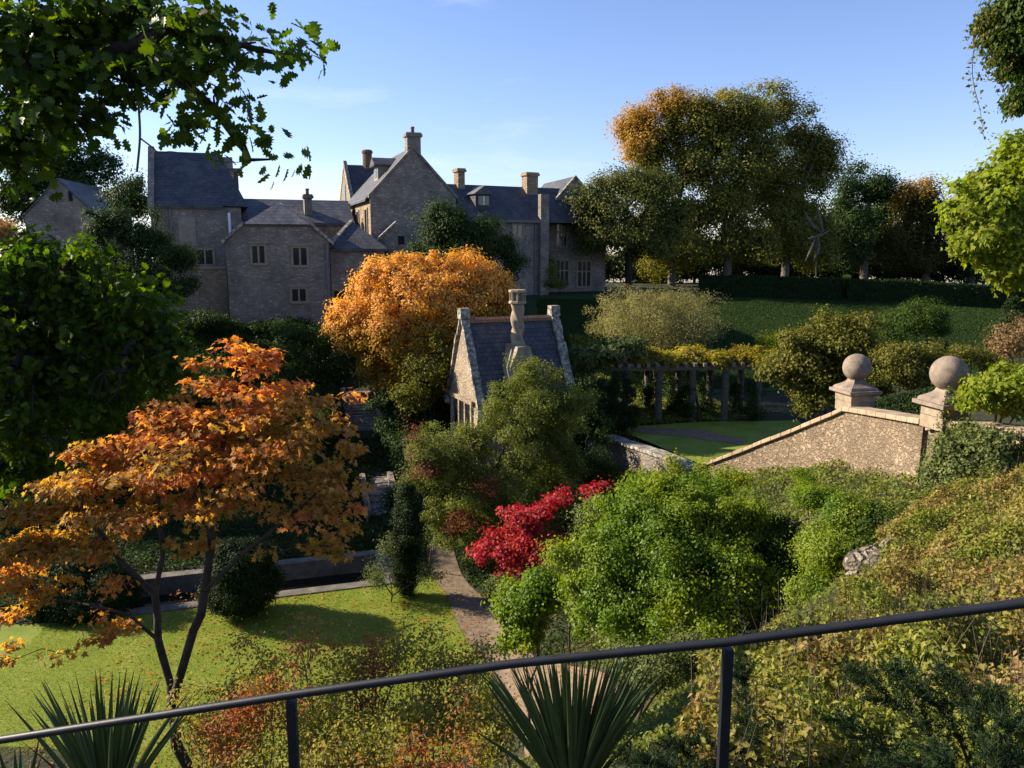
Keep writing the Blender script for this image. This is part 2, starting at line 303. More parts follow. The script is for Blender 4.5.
def skeleton(seeds, pts, r0=.01, sag=.05, wob=.04, jump=1.0, power=2.2, near=.25):
    """seeds: polylines (first starts at the ground; others start on an earlier one); pts become twig ends"""
    nod = []; par = []
    for s_i, s_ in enumerate(seeds):
        s_ = np.array(s_, float); prev = -1
        if s_i:
            D = np.linalg.norm(np.array(nod) - s_[0], axis=1); prev = int(D.argmin())
            if D[prev] > near: nod.append(s_[0]); par.append(prev); prev = len(nod) - 1
            s_ = s_[1:]
        else: nod.append(s_[0]); par.append(-1); prev = 0; s_ = s_[1:]
        for p in s_:
            a = nod[prev]; n = max(1, int(np.linalg.norm(p - a) / (.45 * jump)))
            base = a.copy()
            for j in range(1, n+1):
                q = base + (p - base) * j / n + (rng.normal(size=3) * wob * np.linalg.norm(p - base) * .35 if j < n else 0)
                nod.append(q); par.append(prev); prev = len(nod) - 1
    nseed = len(nod); start = seeds[0][0]
    root = np.array(seeds[0][-1]); order = np.argsort(np.linalg.norm(pts - root, axis=1))
    A = np.zeros((nseed + len(pts) * 4, 3)); A[:nseed] = nod; cnt = nseed; P = list(par)
    pl = np.zeros(len(A))
    for i in range(1, nseed): pl[i] = pl[P[i]] + np.linalg.norm(A[i] - A[P[i]])
    zmin = np.array(seeds[0])[:, 2]; zlow = zmin[0] + (zmin[-1] - zmin[0]) * .55
    ends = []
    for i in order:
        p = pts[i]; D = np.linalg.norm(A[:cnt] - p, axis=1); up = A[:cnt, 2] - p[2]
        cost = D + .12 * pl[:cnt] + .35 * np.maximum(up, 0)
        if len(seeds[0]) > 1: cost = cost + np.where(A[:cnt, 2] < zlow, 1.5 * jump, 0)
        j = int(cost.argmin()); a = A[j]; d = np.linalg.norm(p - a); n = 3 if d > 1.2 * jump else (2 if d > .5 * jump else 1); prev = j
        for q in range(1, n+1):
            t = q / n; pt = a + (p - a) * t + np.array([0, 0, math.sin(math.pi * t) * sag * d]) + (rng.normal(size=3) * wob * d if q < n else 0)
            A[cnt] = pt; P.append(prev); pl[cnt] = pl[prev] + np.linalg.norm(pt - A[prev]); prev = cnt; cnt += 1
        ends.append(prev)
    A = A[:cnt]; P = np.array(P); rad = np.zeros(cnt); hc = np.zeros(cnt, bool)
    for i in range(cnt - 1, 0, -1):
        if not hc[i]: rad[i] = max(rad[i], r0**power)
        rad[P[i]] += rad[i]; hc[P[i]] = True
    rad = rad ** (1 / power)
    i = np.arange(1, cnt); pr = rad[P[1:]]; pr = np.minimum(pr, rad[1:] * 1.35)
    return A, P, rad, (A[P[1:]], A[i], pr, rad[1:]), np.array(ends)
def plant(name, label, cat, seeds, lobes, ncl, per, cr, size, templ, lm, bm, r0=.012, shell=.5, group=None, parts=('trunk', 'crown'),
          jump=1.0, flat=.7, outw=.5, upw=.5, droop=.35, sag=.05, wob=.06, k=5, power=2.3, szv=.3, trunk_r=None, kind=None, nr_=.5):
    base = np.array(seeds[0][0], float); root = empty(name, base); tag(root, label, cat, group, kind)
    pts, _ = sample_lobes(lobes, ncl, shell)
    A, P, rad, (a, b, ra, rb), ends = skeleton(seeds, pts, r0, sag, wob, jump, power)
    if trunk_r is not None:
        s_ = trunk_r / rad.max(); f = np.where(ra > r0 * 2.5, s_, 1 + (s_ - 1) * np.clip((ra - r0) / (1.5 * r0), 0, 1)); g = np.where(rb > r0 * 2.5, s_, 1 + (s_ - 1) * np.clip((rb - r0) / (1.5 * r0), 0, 1)); ra = ra * f; rb = rb * g
    np_mesh(parts[0], [tube_np(a, b, ra, rb, k)], bm, root, smooth=True)
    C = A[ends]; C2 = A[P[ends]]
    n = len(C) * per; ix = np.repeat(np.arange(len(C)), per)
    t = rng.random(n)[:, None] ** 2 * .5
    g = np.clip(rng.normal(size=(n, 3)), -1.9, 1.9) * np.array([1, 1, flat]) * cr * .8 * (.5 + .9 * rng.random(len(C)))[ix][:, None]
    pos = C[ix] * (1 - t) + C2[ix] * t + g
    cen = np.array(lobes)[:, :3].mean(0)
    nr = outw * .7 * unit(pos - cen) + upw * .8 * np.array([0, 0, 1.]) + .7 * unit(g) + nr_ * rng.normal(size=(n, 3))
    dr = rng.normal(size=(n, 3)) + unit(g) * .7 + np.array([0, 0, -droop])
    sz = size * (1 + szv * (rng.random(n) * 2 - 1))
    P_ = [leaf_arrays(templ, pos, sz, nr, dr)]
    np_mesh(parts[1], P_, lm, root)
    return root
# ------------------------------------------------------------------ terrain
CPT = np.array([
 (0,0,10.4),(3,0,10.5),(-4,0,10.2),(8,0,11.8),(-10,0,9.6),(0,-8,10.6),(-12,-8,10),(14,-8,12.5),(14,0,12.5),(22,5,12.5),
 (1.1,5,8.6),(2.5,4,9.2),(0,3.5,9.1),(-3,3.5,8.6),(5,8,8.1),(8.6,14.2,7.3),(12,14,8.2),(12,8,9.9),(17,17,9),(3.3,8.6,7.7),(6,12.6,7.0),(3.4,6,8.6),
 (1.2,8,6.6),(2,13,3.4),(4.6,14.5,4.4),(0,8,5.6),(0,12,3.0),(0,16,.7),(3,18,2.5),(-3,8,5.2),(-3,12,2.6),(-3,15,.5),(-8,8,5.2),(-8,12,2.4),(-8,15,.4),(-16,10,4),(-20,15,1.5),(7,18,5.3),
 (-4,18,0),(-10,18,0),(-4,24,0),(-12,24,0),(-18,22,.2),(-3,30,0),(-10,30,0),(-18,30,.3),(-6,36,0),(-3.5,36,0.2),(-.8,22,0),(-.5,18.5,0),
 (2,22,.9),(0.6,28,.5),(.5,33,1.3),(4,24,2.4),(6,28,3.0),(9.2,18.5,6.2),(9.0,22,5.2),(7.2,27,3.7),(6.2,30,2.4),(3.0,38,1.7),
 (5,42,3),(10,36,3),(15,40,3.2),(8,47,3),(14,48,3),(3,43,2.9),(11,20,7.1),(11,24,6.4),(10.2,29,4),(16,25,6.6),(20,32,5),(13,32,3.6),(15,20,8),
 (10,51,3.2),(10,58,6.5),(10,61,6.9),(10,65,7.8),(20,51,3.4),(20,58,6.5),(20,61,6.9),(20,65,7.8),(32,51,4.4),(32,58,6.5),(32,61,6.9),(32,65,7.7),(2,52,4.8),(1,58,6.5),(0,61,6.9),(0,65,7.8),(45,40,6),(45,60,7),
 (-8,40,.6),(-8,44,2.2),(-8,48,4.4),(-8,52,6.9),(-16,52,7),(-15,44,2.5),(-15,38,.5),(-25,50,7),(-8,60,7.4),(-20,60,7.4),(5,78,8.3),(20,75,8),(40,75,8),
 (-1,38,2.2),(-4,39,1.2),(2,42,2.7),(-3,45,2.8),(-25,30,2),(-32,45,6.5),(-30,15,4),(0,100,8.2),(30,100,8),(-30,100,8),(90,100,8),(-90,100,8),(90,20,9),(-90,20,7),
 (0,170,2),(120,170,2),(-120,170,2),(0,330,-25),(300,330,-25),(-300,330,-25),(300,0,5),(-300,0,5),(0,-120,14),(200,-120,12),(-200,-120,12),(0,800,-60),(700,800,-60),(-700,800,-60),(700,0,0),(-700,0,0)], float)
_st = []
for a_, b_ in ((W(366,430,43.5), W(358,392,48.2)), (np.array([-5.6,36.3,0.0]), W(376,478,39.8))):
    for f_ in (-.12, 0, .33, .66, 1, 1.12):
        p_ = a_ + (b_ - a_) * f_; z_ = a_[2] + (b_[2] - a_[2]) * min(max(f_, 0), 1)
        for dx in (-1.2, 0, 1.2): _st.append((p_[0] + dx, p_[1], z_ - .08 if dx == 0 else z_ + .1))
CPT = np.vstack([CPT, np.array(_st)])
_D = np.linalg.norm(CPT[:, None, :2] - CPT[None, :, :2], axis=2)
_A = np.block([[_D, np.ones((len(CPT), 1))], [np.ones((1, len(CPT))), np.zeros((1, 1))]])
_wt = np.linalg.solve(_A, np.concatenate([CPT[:, 2], [0]]))
def sstep(x): x = np.clip(x, 0, 1); return x * x * (3 - 2 * x)
def H(X, Y):
    X = np.asarray(X, float); Y = np.asarray(Y, float); sh = X.shape
    x = X.ravel(); y = Y.ravel(); out_ = np.empty(len(x))
    for i in range(0, len(x), 20000):
        d = np.sqrt((x[i:i+20000, None] - CPT[None, :, 0])**2 + (y[i:i+20000, None] - CPT[None, :, 1])**2)
        out_[i:i+20000] = d @ _wt[:-1] + _wt[-1]
    # level lawn in the valley
    u = sstep((y - 15.5) / 2.5) * sstep((37.5 - y) / 1.5) * sstep((x + 21) / 3) * sstep((.3 - x) / 1.2 + np.clip((20 - y) * 0, 0, 0))
    out_ = out_ * (1 - u)
    # level pergola terrace
    u = sstep((y - 34 - (9 - x).clip(0) * 1.0) / 1.5) * sstep((50 - y) / 1.5) * sstep((x - 4.5) / 1.5) * sstep((17 - x) / 2)
    out_ = out_ * (1 - u) + 3.0 * u
    return out_.reshape(sh)
def h1(x, y): return float(H(np.array([x]), np.array([y]))[0])
def grid_sheet(name, xs, ys, mat, dz=0, keep=None, smooth=True):
    X, Y = np.meshgrid(xs, ys, indexing='ij'); Z = H(X, Y) + dz
    V = np.stack([X, Y, Z], -1).reshape(-1, 3); nx, ny = len(xs), len(ys)
    I, J = np.meshgrid(np.arange(nx-1), np.arange(ny-1), indexing='ij'); I = I.ravel(); J = J.ravel()
    F = np.stack([I*ny+J, (I+1)*ny+J, (I+1)*ny+J+1, I*ny+J+1], 1)
    if keep is not None:
        c = V[F].mean(1); F = F[keep(c[:, 0], c[:, 1])]
    return np_mesh(name, [(V, F.ravel(), np.full(len(F), 4))], mat, smooth=smooth)
def inpoly(x, y, poly):
    c = np.zeros(x.shape, bool); n = len(poly)
    for i in range(n):
        x1, y1 = poly[i]; x2, y2 = poly[(i+1) % n]
        if y1 == y2: continue
        k = ((y1 > y) != (y2 > y)) & (x < (x2 - x1) * (y - y1) / (y2 - y1) + x1); c ^= k
    return c
# pool rectangle (rotated with the garden)
def gp(px, py, z=0.0):
    d = ray(px, py); t = (z - CAMZ) / d[2]; return d[0] * t, d[1] * t
pu = np.array([math.cos(R(17)), math.sin(R(17))]); pv = np.array([-pu[1], pu[0]])
pr = np.array(gp(384, 580))                  # near right corner of the water
PO = pr; PL, PWD = 9.5, 2.5                  # length to the left, width away from the camera
def pool_pt(a, b): return PO + pu * a + pv * b
poolq = [pool_pt(-PL-.15, -.15), pool_pt(.15, -.15), pool_pt(.15, PWD+.15), pool_pt(-PL-.15, PWD+.15)]
def axis(segs):
    o = []
    for a, b, st in segs: o += list(np.arange(a, b, st))
    return np.array(o + [segs[-1][1]])
xs = axis([(-700,-100,60),(-100,-30,7),(-30,-16,1.4),(-16,14,.35),(14,30,1),(30,100,7),(100,700,60)])
ys = axis([(-300,-20,40),(-20,-2,3),(-2,26,.5),(26,38,.3),(38,70,.7),(70,110,4),(110,900,40)])
tag(grid_sheet('ground', xs, ys, M['earth'], 0, lambda x, y: ~inpoly(x, y, poolq)), kind='structure')
# upper bank and terrace grass
tag(grid_sheet('bank', axis([(-26,60,.8)]), axis([(49.5,72,.5)]), M['bank'], .03, lambda x, y: (x > 1.5) | (y < 53)), kind='structure')
# lawn, curved along the path
path = [gp(432,575), gp(447,596), gp(455,618), gp(468,642), gp(487,668), gp(508,700), gp(520,740), gp(526,800)]
pathr = [gp(462,575), gp(480,596), gp(496,612), gp(510,640), gp(532,668), gp(568,700), gp(600,740), gp(625,800)]
nk = pool_pt(.5, -.5); nl = pool_pt(-PL-.5, -.5)
lawnp = [tuple(p) for p in path] + [(-20, 15.3), (-20, 24), tuple(nl), tuple(nk)]
def cat(pts, n=8):
    P = [np.array(p, float) for p in pts]; P = [2*P[0]-P[1]] + P + [2*P[-1]-P[-2]]; o = []
    for i in range(1, len(P)-2):
        for j in range(n):
            t = j/n; a, b, c, d = P[i-1:i+3]; o.append(.5*((2*b)+(-a+c)*t+(2*a-5*b+4*c-d)*t*t+(-a+3*b-3*c+d)*t**3))
    return o + [P[-2]]
lc = cat(path); lm_ = MB(); lm_.add([(x, y, .012) for x, y in lc] + [(-20, 15.3, .012), (-20, 24, .012), (*nl, .012), (*nk, .012)], [tuple(range(len(lc)+4))])
lawno = lm_.build('lawn', M['lawn']); tag(lawno, kind='structure')
lawnp = [tuple(p) for p in lc] + [(-20, 15.3), (-20, 24), tuple(nl), tuple(nk)]
A_ = cat([gp(425,545)] + path); B_ = cat([gp(452,545)] + pathr); nA = 10
V_ = []
for a, b in zip(A_, B_):
    for j in range(nA+1):
        p = a + (b-a)*(j/nA + (.0)); V_.append(p)
V_ = np.array(V_); Z_ = H(V_[:,0], V_[:,1]); Z_ = np.maximum(Z_, 0) + .03
pm = MB(); pm.add([(x, y, z) for (x, y), z in zip(V_, Z_)], [(i*(nA+1)+j, i*(nA+1)+j+1, (i+1)*(nA+1)+j+1, (i+1)*(nA+1)+j) for i in range(len(A_)-1) for j in range(nA)])
tag(pm.build('path', M['gravel'], smooth=True), kind='structure')
# pergola lawn on the terrace + pale path
tq = [gp(612,428,3), gp(700,422,3), gp(860,420,3), gp(850,452,3), gp(790,462,3), gp(705,466,3), gp(690,460,3), gp(655,445,3)]
bq = MB(); bq.add([(x, y, 3.02) for x, y in tq], [tuple(range(len(tq)))]); tag(bq.build('terrace_lawn', M['lawn']), kind='structure')
q1 = [gp(640,428,3), gp(700,430,3), gp(748,441,3), gp(742,446,3), gp(690,438,3), gp(636,433,3)]
bq = MB(); bq.add([(x, y, 3.035) for x, y in q1], [(0,1,2,3,4,5)]); tag(bq.build('terrace_path', M['gravel']), kind='structure')
# pool
def ring(a0, a1, b0, b1, z0, z1, mb):
    c = [pool_pt(a0,b0), pool_pt(a1,b0), pool_pt(a1,b1), pool_pt(a0,b1)]; mb.hexa([(*p, z0) for p in c] + [(*p, z1) for p in c])
pool = empty('garden_pool', (*PO, 0)); tag(pool, 'long sunken stone-edged garden pool beyond the sunlit lawn', 'pool')
k_ = MB(); ring(-PL-.5, .5, -.5, 0, -.9, .06, k_); ring(0, .5, .002, PWD, -.9, .058, k_); ring(-PL-.5, -PL, .002, PWD, -.9, .058, k_); ring(-PL-.5, .5, PWD+.002, PWD+.5, -.9, .06, k_)
k_.build('kerb', M['paving'], pool, bevel=.015)
wt = MB(); c = [pool_pt(-PL,0), pool_pt(0,0), pool_pt(0,PWD), pool_pt(-PL,PWD)]; wt.add([(*p, -.62) for p in c], [(0,1,2,3)]); tag(wt.build('pool_water', M['water']), kind='structure')
# ------------------------------------------------------------------ building frames
class Fr:
    """vertical facade frame: origin at a pixel/depth, u to the right along the facade, v away from the viewer"""
    def __init__(s, px, Y, th): 
        s.o = W(px, 250, Y); s.o[2] = 0; s.u = np.array([math.cos(th), math.sin(th), 0]); s.v = np.array([-math.sin(th), math.cos(th), 0])
    def at(s, px, py, t=0):
        d = ray(px, py); o = s.o + s.v * t; c = np.array([0, 0, CAMZ]); k = np.dot(o - c, s.v) / np.dot(d, s.v); p = c + d * k
        return float(np.dot(p - s.o, s.u)), float(p[2])
    def atside(s, px, py, sv):       # intersect with the side plane s = sv, gives (t, z)
        d = ray(px, py); o = s.o + s.u * sv; c = np.array([0, 0, CAMZ]); k = np.dot(o - c, s.u) / np.dot(d, s.u); p = c + d * k
        return float(np.dot(p - s.o, s.v)), float(p[2])
    def P(s, a, t, z): return s.o + s.u * a + s.v * t + np.array([0, 0, z])
def ext_t(mb, F, sz, t0, t1): return mb.prism([F.P(a, t0, z) for a, z in sz], [F.P(a, t1, z) for a, z in sz])
def ext_s(mb, F, tz, s0, s1): return mb.prism([F.P(s0, t, z) for t, z in tz], [F.P(s1, t, z) for t, z in tz])
def fbox(mb, F, s0, s1, t0, t1, z0, z1): return ext_t(mb, F, [(s0,z0),(s1,z0),(s1,z1),(s0,z1)], t0, t1)
def window(par, F, x0, y0, x1, y1, t=0, lights=2, transom=False, hood=True, fw=.16, name='window', mat='trim'):
    a, zt = F.at(x0, y0, t); b, zb = F.at(x1, y1, t)
    m = MB(); e = .07
    fbox(m, F, a-fw, a, t-e, t+.1, zb-fw, zt+fw); fbox(m, F, b, b+fw, t-e, t+.1, zb-fw, zt+fw)
    fbox(m, F, a, b, t-e, t+.1, zt, zt+fw); fbox(m, F, a, b, t-e-.04, t+.1, zb-fw, zb)
    for i in range(1, lights): c = a + (b - a) * i / lights; fbox(m, F, c-.06, c+.06, t-e+.01, t+.1, zb, zt)
    if transom: fbox(m, F, a, b, t-e+.014, t+.1, zb+(zt-zb)*.58, zb+(zt-zb)*.58+.12)
    if hood: fbox(m, F, a-fw-.12, b+fw+.12, t-e-.08, t+.1, zt+fw+.003, zt+fw+.12)
    w_ = m.build(name, M[mat], par)
    g = MB(); fbox(g, F, a, b, t-.02, t+.08, zb, zt); g.build('pane', M['glass'], w_); return w_
def chevron(mb, F, s0, s1, ze, zr, t0, t1, th=.22, over=.25, flatl=None, lift=0.0):
    sm = (s0 + s1) / 2; k = (zr - ze) / (sm - s0); z0 = ze - over * k + lift
    ext_t(mb, F, [(s0-over, z0), (sm, zr+lift), (sm, zr+lift+th), (s0-over, z0+th)], t0, t1)
    ext_t(mb, F, [(sm+.001, zr+lift), (s1+over, z0), (s1+over, z0+th), (sm+.001, zr+lift+th)], t0, t1)
def copings(F, s0, s1, ze, zr, t0, t1, mat):
    sm = (s0+s1)/2; k = (zr-ze)/(sm-s0); z0 = ze - .15*k + .02
    for sg in (0, 1):
        m = MB(); q = [(s0-.15, z0), (sm, zr+.02), (sm, zr+.24), (s0-.15, z0+.22)]
        if sg: q = [(s1+s0-a, b) for a, b in q][::-1]; q = [(a+.002, b) for a, b in q]
        ext_t(m, F, q, t0, t1); m.build('gable_coping', M[mat], house)
def chimney(par, F, x0, y0, x1, y1, t, dep, mat, cap=True, pot=False):
    a, zt = F.at(x0, y0, t); b, zb = F.at(x1, y1, t); m = MB(); fbox(m, F, a, b, t, t+dep, zb-1.2, zt-.12 if cap else zt)
    if cap: fbox(m, F, a-.12, b+.12, t-.12, t+dep+.12, zt-.3, zt-.12); fbox(m, F, a-.06, b+.06, t-.06, t+dep+.06, zt-.119, zt)
    c = m.build('chimney', M[mat], par)
    if pot:
        p = MB(); q = F.P((a+b)/2, t+dep/2, zt-.05); p.lathe(q, [(.14,0),(.12,.35),(.16,.4),(.14,.5)], 12); p.build('chimney_pot', M['brick'], c, True)
    return c
house = empty('manor_house', (-10.5, 56, 7)); tag(house, 'large rambling grey stone manor with slate roofs, gables and chimneys on far terrace', 'house')
def build(mb, name, mat, par=house, **k): return mb.build(name, M[mat], par, **k)
# --- A: tall left block
A = Fr(153, 56.5, TH); sA1 = A.at(241, 210)[0]; zeA = A.at(200, 207)[1]; tz = 4.2; zrA = A.at(190, 154, tz)[1]
m = MB(); fbox(m, A, 0, sA1, 0, 2*tz, 4, zeA); ext_s(m, A, [(0.25,zeA-.1),(2*tz-.25,zeA-.1),(tz,zrA-.12)], .3, sA1-.3); build(m, 'wall', 'manor')
m = MB()
ext_s(m, A, [(-.25,zeA-.12),(-.25,zeA+.1),(tz,zrA+.12),(tz,zrA-.1)], .32, sA1-1.2); ext_s(m, A, [(2*tz+.25,zeA-.12),(2*tz+.25,zeA+.1),(tz+.001,zrA+.12),(tz+.001,zrA-.1)], .32, sA1-1.2)
m.add([A.P(sA1-1.201,-.25,zeA+.1),A.P(sA1+.5,-.25,zeA+.05),A.P(sA1+.5,2*tz+.25,zeA+.05),A.P(sA1-1.201,2*tz+.25,zeA+.1),A.P(sA1-1.201,tz,zrA+.11)], [(0,1,4),(1,2,4),(2,3,4),(3,0,4),(3,2,1,0)])
build(m, 'roof', 'slate')
m = MB(); ext_s(m, A, [(-.3,zeA-.5),(-.3,zeA+.25),(tz,zrA+.45),(2*tz+.3,zeA+.25),(2*tz+.3,zeA-.5)], -.12, .3); build(m, 'gable_parapet', 'manor')
chimney(house, A, 228, 168, 239, 190, 3.2, .9, 'brick')
sa, za = A.at(158, 217); sb, zb = A.at(172, 250)
m = MB(); fbox(m, A, A.at(163,0)[0], A.at(181,0)[0], -.05, .1, A.at(170,246)[1], A.at(170,217)[1]); build(m, 'blocked_opening', 'trim')
m = MB(); fbox(m, A, A.at(153,0)[0]+.1, A.at(153,0)[0]+.22, -.16, -.04, A.at(160,320)[1], zeA-.05); build(m, 'drainpipe', 'lead')
s0, z0 = A.at(181, 267); s1 = A.at(226, 267)[0]
m = MB(); fbox(m, A, s0-3.2, s1, -1.6, -.003, 4, z0-.12); build(m, 'wall', 'manor')
m = MB(); fbox(m, A, s0-3.3, s1, -1.7, -.003, z0-.119, z0+.05); build(m, 'ledge', 'trim')
window(house, A, 197, 250, 213, 264, 0, 2, hood=False); window(house, A, 165, 249, 177, 264, 0, 2, hood=False)
s0, z0 = A.at(230, 232); m = MB(); m.tube([A.P(s0, -.4, z0-.8), A.P(s0, -.4, A.at(230,213)[1])], .09, 10); build(m, 'flue', 'flue')
# --- B: half-hipped middle block
B = Fr(226, 52.5, R(12)); sB1 = B.at(329, 245)[0]; zeB = B.at(226, 242)[1]; zk = B.at(270, 226)[1]; sk0 = B.at(243, 226)[0]; sk1 = B.at(311, 226)[0]; sm = (sk0+sk1)/2
zrB = B.at(276, 204, 2.0)[1]
slope = (zk - zeB) / (sk0)
m = MB(); ext_t(m, B, [(0,4),(sB1,4),(sB1,zeB),(sk1,zk),(sk0,zk),(0,zeB)], 0, 9)
build(m, 'wall', 'manor')
m = MB(); ext_t(m, B, [(.02,4),(sB1-.02,4),(sB1-.02,B.at(270,307)[1]),(.02,B.at(270,307)[1])], -.14, -.003); build(m, 'plinth', 'manor')
zr_ = zrB
def tri_roof(mb, pts, th=.14):
    pts = [np.array(p) for p in pts]; n = unit(np.cross(pts[1]-pts[0], pts[2]-pts[0])); n = n if n[2] > 0 else -n
    mb.prism([p for p in pts], [p + n*th for p in pts])
m = MB(); ap = B.P(sm, 2.0, zr_); bk = B.P(sm, 9, zr_)
tri_roof(m, [B.P(sk0,-.15,zk), B.P(sk1,-.15,zk), ap])
tri_roof(m, [B.P(-.25,-.15,zeB-.2), B.P(sk0,-.15,zk), ap, bk, B.P(-.25,9,zeB-.2)])
tri_roof(m, [B.P(sk1,-.15,zk), B.P(sB1+.25,-.15,zeB-.2), B.P(sB1+.25,9,zeB-.2), bk, ap])
build(m, 'roof', 'slate2')
for (a0, z0_, a1, z1_) in ((-.3, zeB-.25, sk0, zk), (sk1, zk, sB1+.3, zeB-.25)): m = MB(); ext_t(m, B, [(a0,z0_+.02),(a1,z1_+.02),(a1,z1_+.28),(a0,z0_+.28)], -.2, .2); build(m, 'gable_coping', 'lichen')
for r_ in ((252,246,265,263),(293,248,307,265),(292,289,306,301)): window(house, B, *r_, 0, 2)
m = MB(); s0 = sB1 - .15; fbox(m, B, s0-.07, s0+.07, -.17, -.02, B.at(329,318)[1], zeB-.1); build(m, 'drainpipe', 'lead')
# --- roof range behind B with small chimney
Bb = Fr(240, 61, TH); s1 = Bb.at(353, 215)[0]; ze = Bb.at(300, 224)[1]; zr = Bb.at(300, 201, 3)[1]
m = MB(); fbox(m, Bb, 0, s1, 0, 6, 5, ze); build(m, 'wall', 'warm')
m = MB(); ext_s(m, Bb, [(-.2,ze-.1),(-.2,ze+.1),(3,zr+.1),(6.2,ze+.1),(6.2,ze-.1)], -.1, s1+.1); build(m, 'roof', 'slate2')
chimney(house, Bb, 304, 194, 313, 224, 0.8, .8, 'manor', pot=True)
# --- C: low pyramid roofed link
Cc = Fr(330, 54.5, R(8)); sC1 = Cc.at(384, 250)[0]; ze = Cc.at(350, 249)[1]; zr = Cc.at(352, 221, 2.6)[1]; sx = Cc.at(352, 221, 2.6)[0]
m = MB(); fbox(m, Cc, 0, sC1, 0, 6, 4, ze-.05); build(m, 'wall', 'manor')
m = MB(); q = [Cc.P(-.3,-.3,ze), Cc.P(sC1+.3,-.3,ze), Cc.P(sC1+.3,6.2,ze), Cc.P(-.3,6.2,ze)]; ap = Cc.P(sx,2.6,zr)
m.add(q + [p - np.array([0,0,.15]) for p in q] + [ap], [(0,1,8),(1,2,8),(2,3,8),(3,0,8),(7,6,5,4),(0,4,5,1),(1,5,6,2),(2,6,7,3),(3,7,4,0)]); build(m, 'roof', 'slate')
m = MB(); a_ = q[0]; m.prism([a_, a_+np.array([.25,0,0]), ap+np.array([.12,0,0]), ap-np.array([.12,0,0])], [p+np.array([0,0,.14]) for p in (a_, a_+np.array([.25,0,0]), ap+np.array([.12,0,0]), ap-np.array([.12,0,0]))]); build(m, 'hip_ridge', 'lichen')
a, zt = Cc.at(334, 291); b, zb = Cc.at(347, 318)
m = MB(); fbox(m, Cc, a-.15, a, -.08, .05, zb, zt+.15); fbox(m, Cc, b, b+.15, -.08, .05, zb, zt+.15); fbox(m, Cc, a, b, -.08, .05, zt, zt+.15)
dr = build(m, 'door', 'trim'); m = MB(); fbox(m, Cc, a, b, -.02, .06, zb, zt); m.build('door_panel', M['door'], dr)
window(house, Cc, 361, 263, 372, 271, 0, 2, hood=False)
# --- D: big gable with lit side wall
D = Fr(372, 59.5, TH); sD1 = 2 * D.at(413, 150)[0]; zeD = D.at(372, 196)[1]; zrD = D.at(413, 149)[1]
m = MB(); ext_t(m, D, [(0,4),(sD1,4),(sD1,zeD),(sD1/2,zrD),(0,zeD)], 0, 11); build(m, 'wall', 'manor')
m = MB(); fbox(m, D, -.03, -.002, .02, 10.98, 6, zeD-.05); build(m, 'side_wall', 'warm')  # lighter, warmer stone skin; sunlight put into this side's colour
m = MB(); chevron(m, D, 0, sD1, zeD, zrD, .3, 11, .16, .35, lift=.02); build(m, 'roof', 'slate')
copings(D, 0, sD1, zeD, zrD, -.1, .298, 'manor')
chimney(house, D, 407, 132, 421, 156, .05, .8, 'manor', pot=True)
for t0, t1 in ((1.2,2.1),(5.0,5.9)):   # slit windows in the lit side wall
    z1 = zeD - .9; m = MB()
    for a0, a1, b0, b1 in ((t0-.14,t0,z1-1.9,z1+.14),(t1,t1+.14,z1-1.9,z1+.14),(t0,t1,z1,z1+.14),(t0,t1,z1-1.9,z1-1.76)): ext_s(m, D, [(a0,b0),(a1,b0),(a1,b1),(a0,b1)], -.12, 0)
    w_ = build(m, 'window', 'trim'); g = MB(); ext_s(g, D, [(t0,z1-1.76),(t1,z1-1.76),(t1,z1),(t0,z1)], -.06, -.035); g.build('pane', M['glass'], w_)
# dormer on D's left slope
t0 = 3.0; zz = zeD + (zrD-zeD)*.42; ss = sD1/2*.42
m = MB(); fbox(m, D, ss-.2, ss+1.5, t0, t0+1.6, zz-.3, zz+1.0); d_ = build(m, 'dormer', 'trim')
m = MB(); ext_s(m, D, [(t0-.2,zz+1.001),(t0+1.8,zz+1.001),(t0+1.8,zz+1.1),(t0+.8,zz+1.7),(t0-.2,zz+1.1)], ss-.5, ss+2.2); m.build('dormer_roof', M['slate'], d_)
g = MB(); ext_s(g, D, [(t0+.3,zz+.2),(t0+1.3,zz+.2),(t0+1.3,zz+.85),(t0+.3,zz+.85)], ss-.23, ss-.202); g.build('pane', M['glass'], d_)
# lean-to wall with bright raked coping in front of D
Dl = Fr(376, 57.5, TH); a, z0_ = Dl.at(377, 241); b, z1_ = Dl.at(396, 222); c_, z2_ = Dl.at(418, 250)
m = MB(); ext_t(m, Dl, [(a,4),(c_,4),(c_,z2_),(b,z1_-.1),(a,z0_-.1)], 0, 1.9); build(m, 'wall', 'manor')
m = MB(); ext_t(m, Dl, [(a-.1,z0_-.098),(b,z1_-.098),(b,z1_+.08),(a-.1,z0_+.08)], -.12, .3); build(m, 'raked_coping', 'lichen')
s0, z0 = Dl.at(398, 236); m = MB(); fbox(m, Dl, s0, s0+.45, -.02, .05, z0-.6, z0); build(m, 'vent_opening', 'shade')
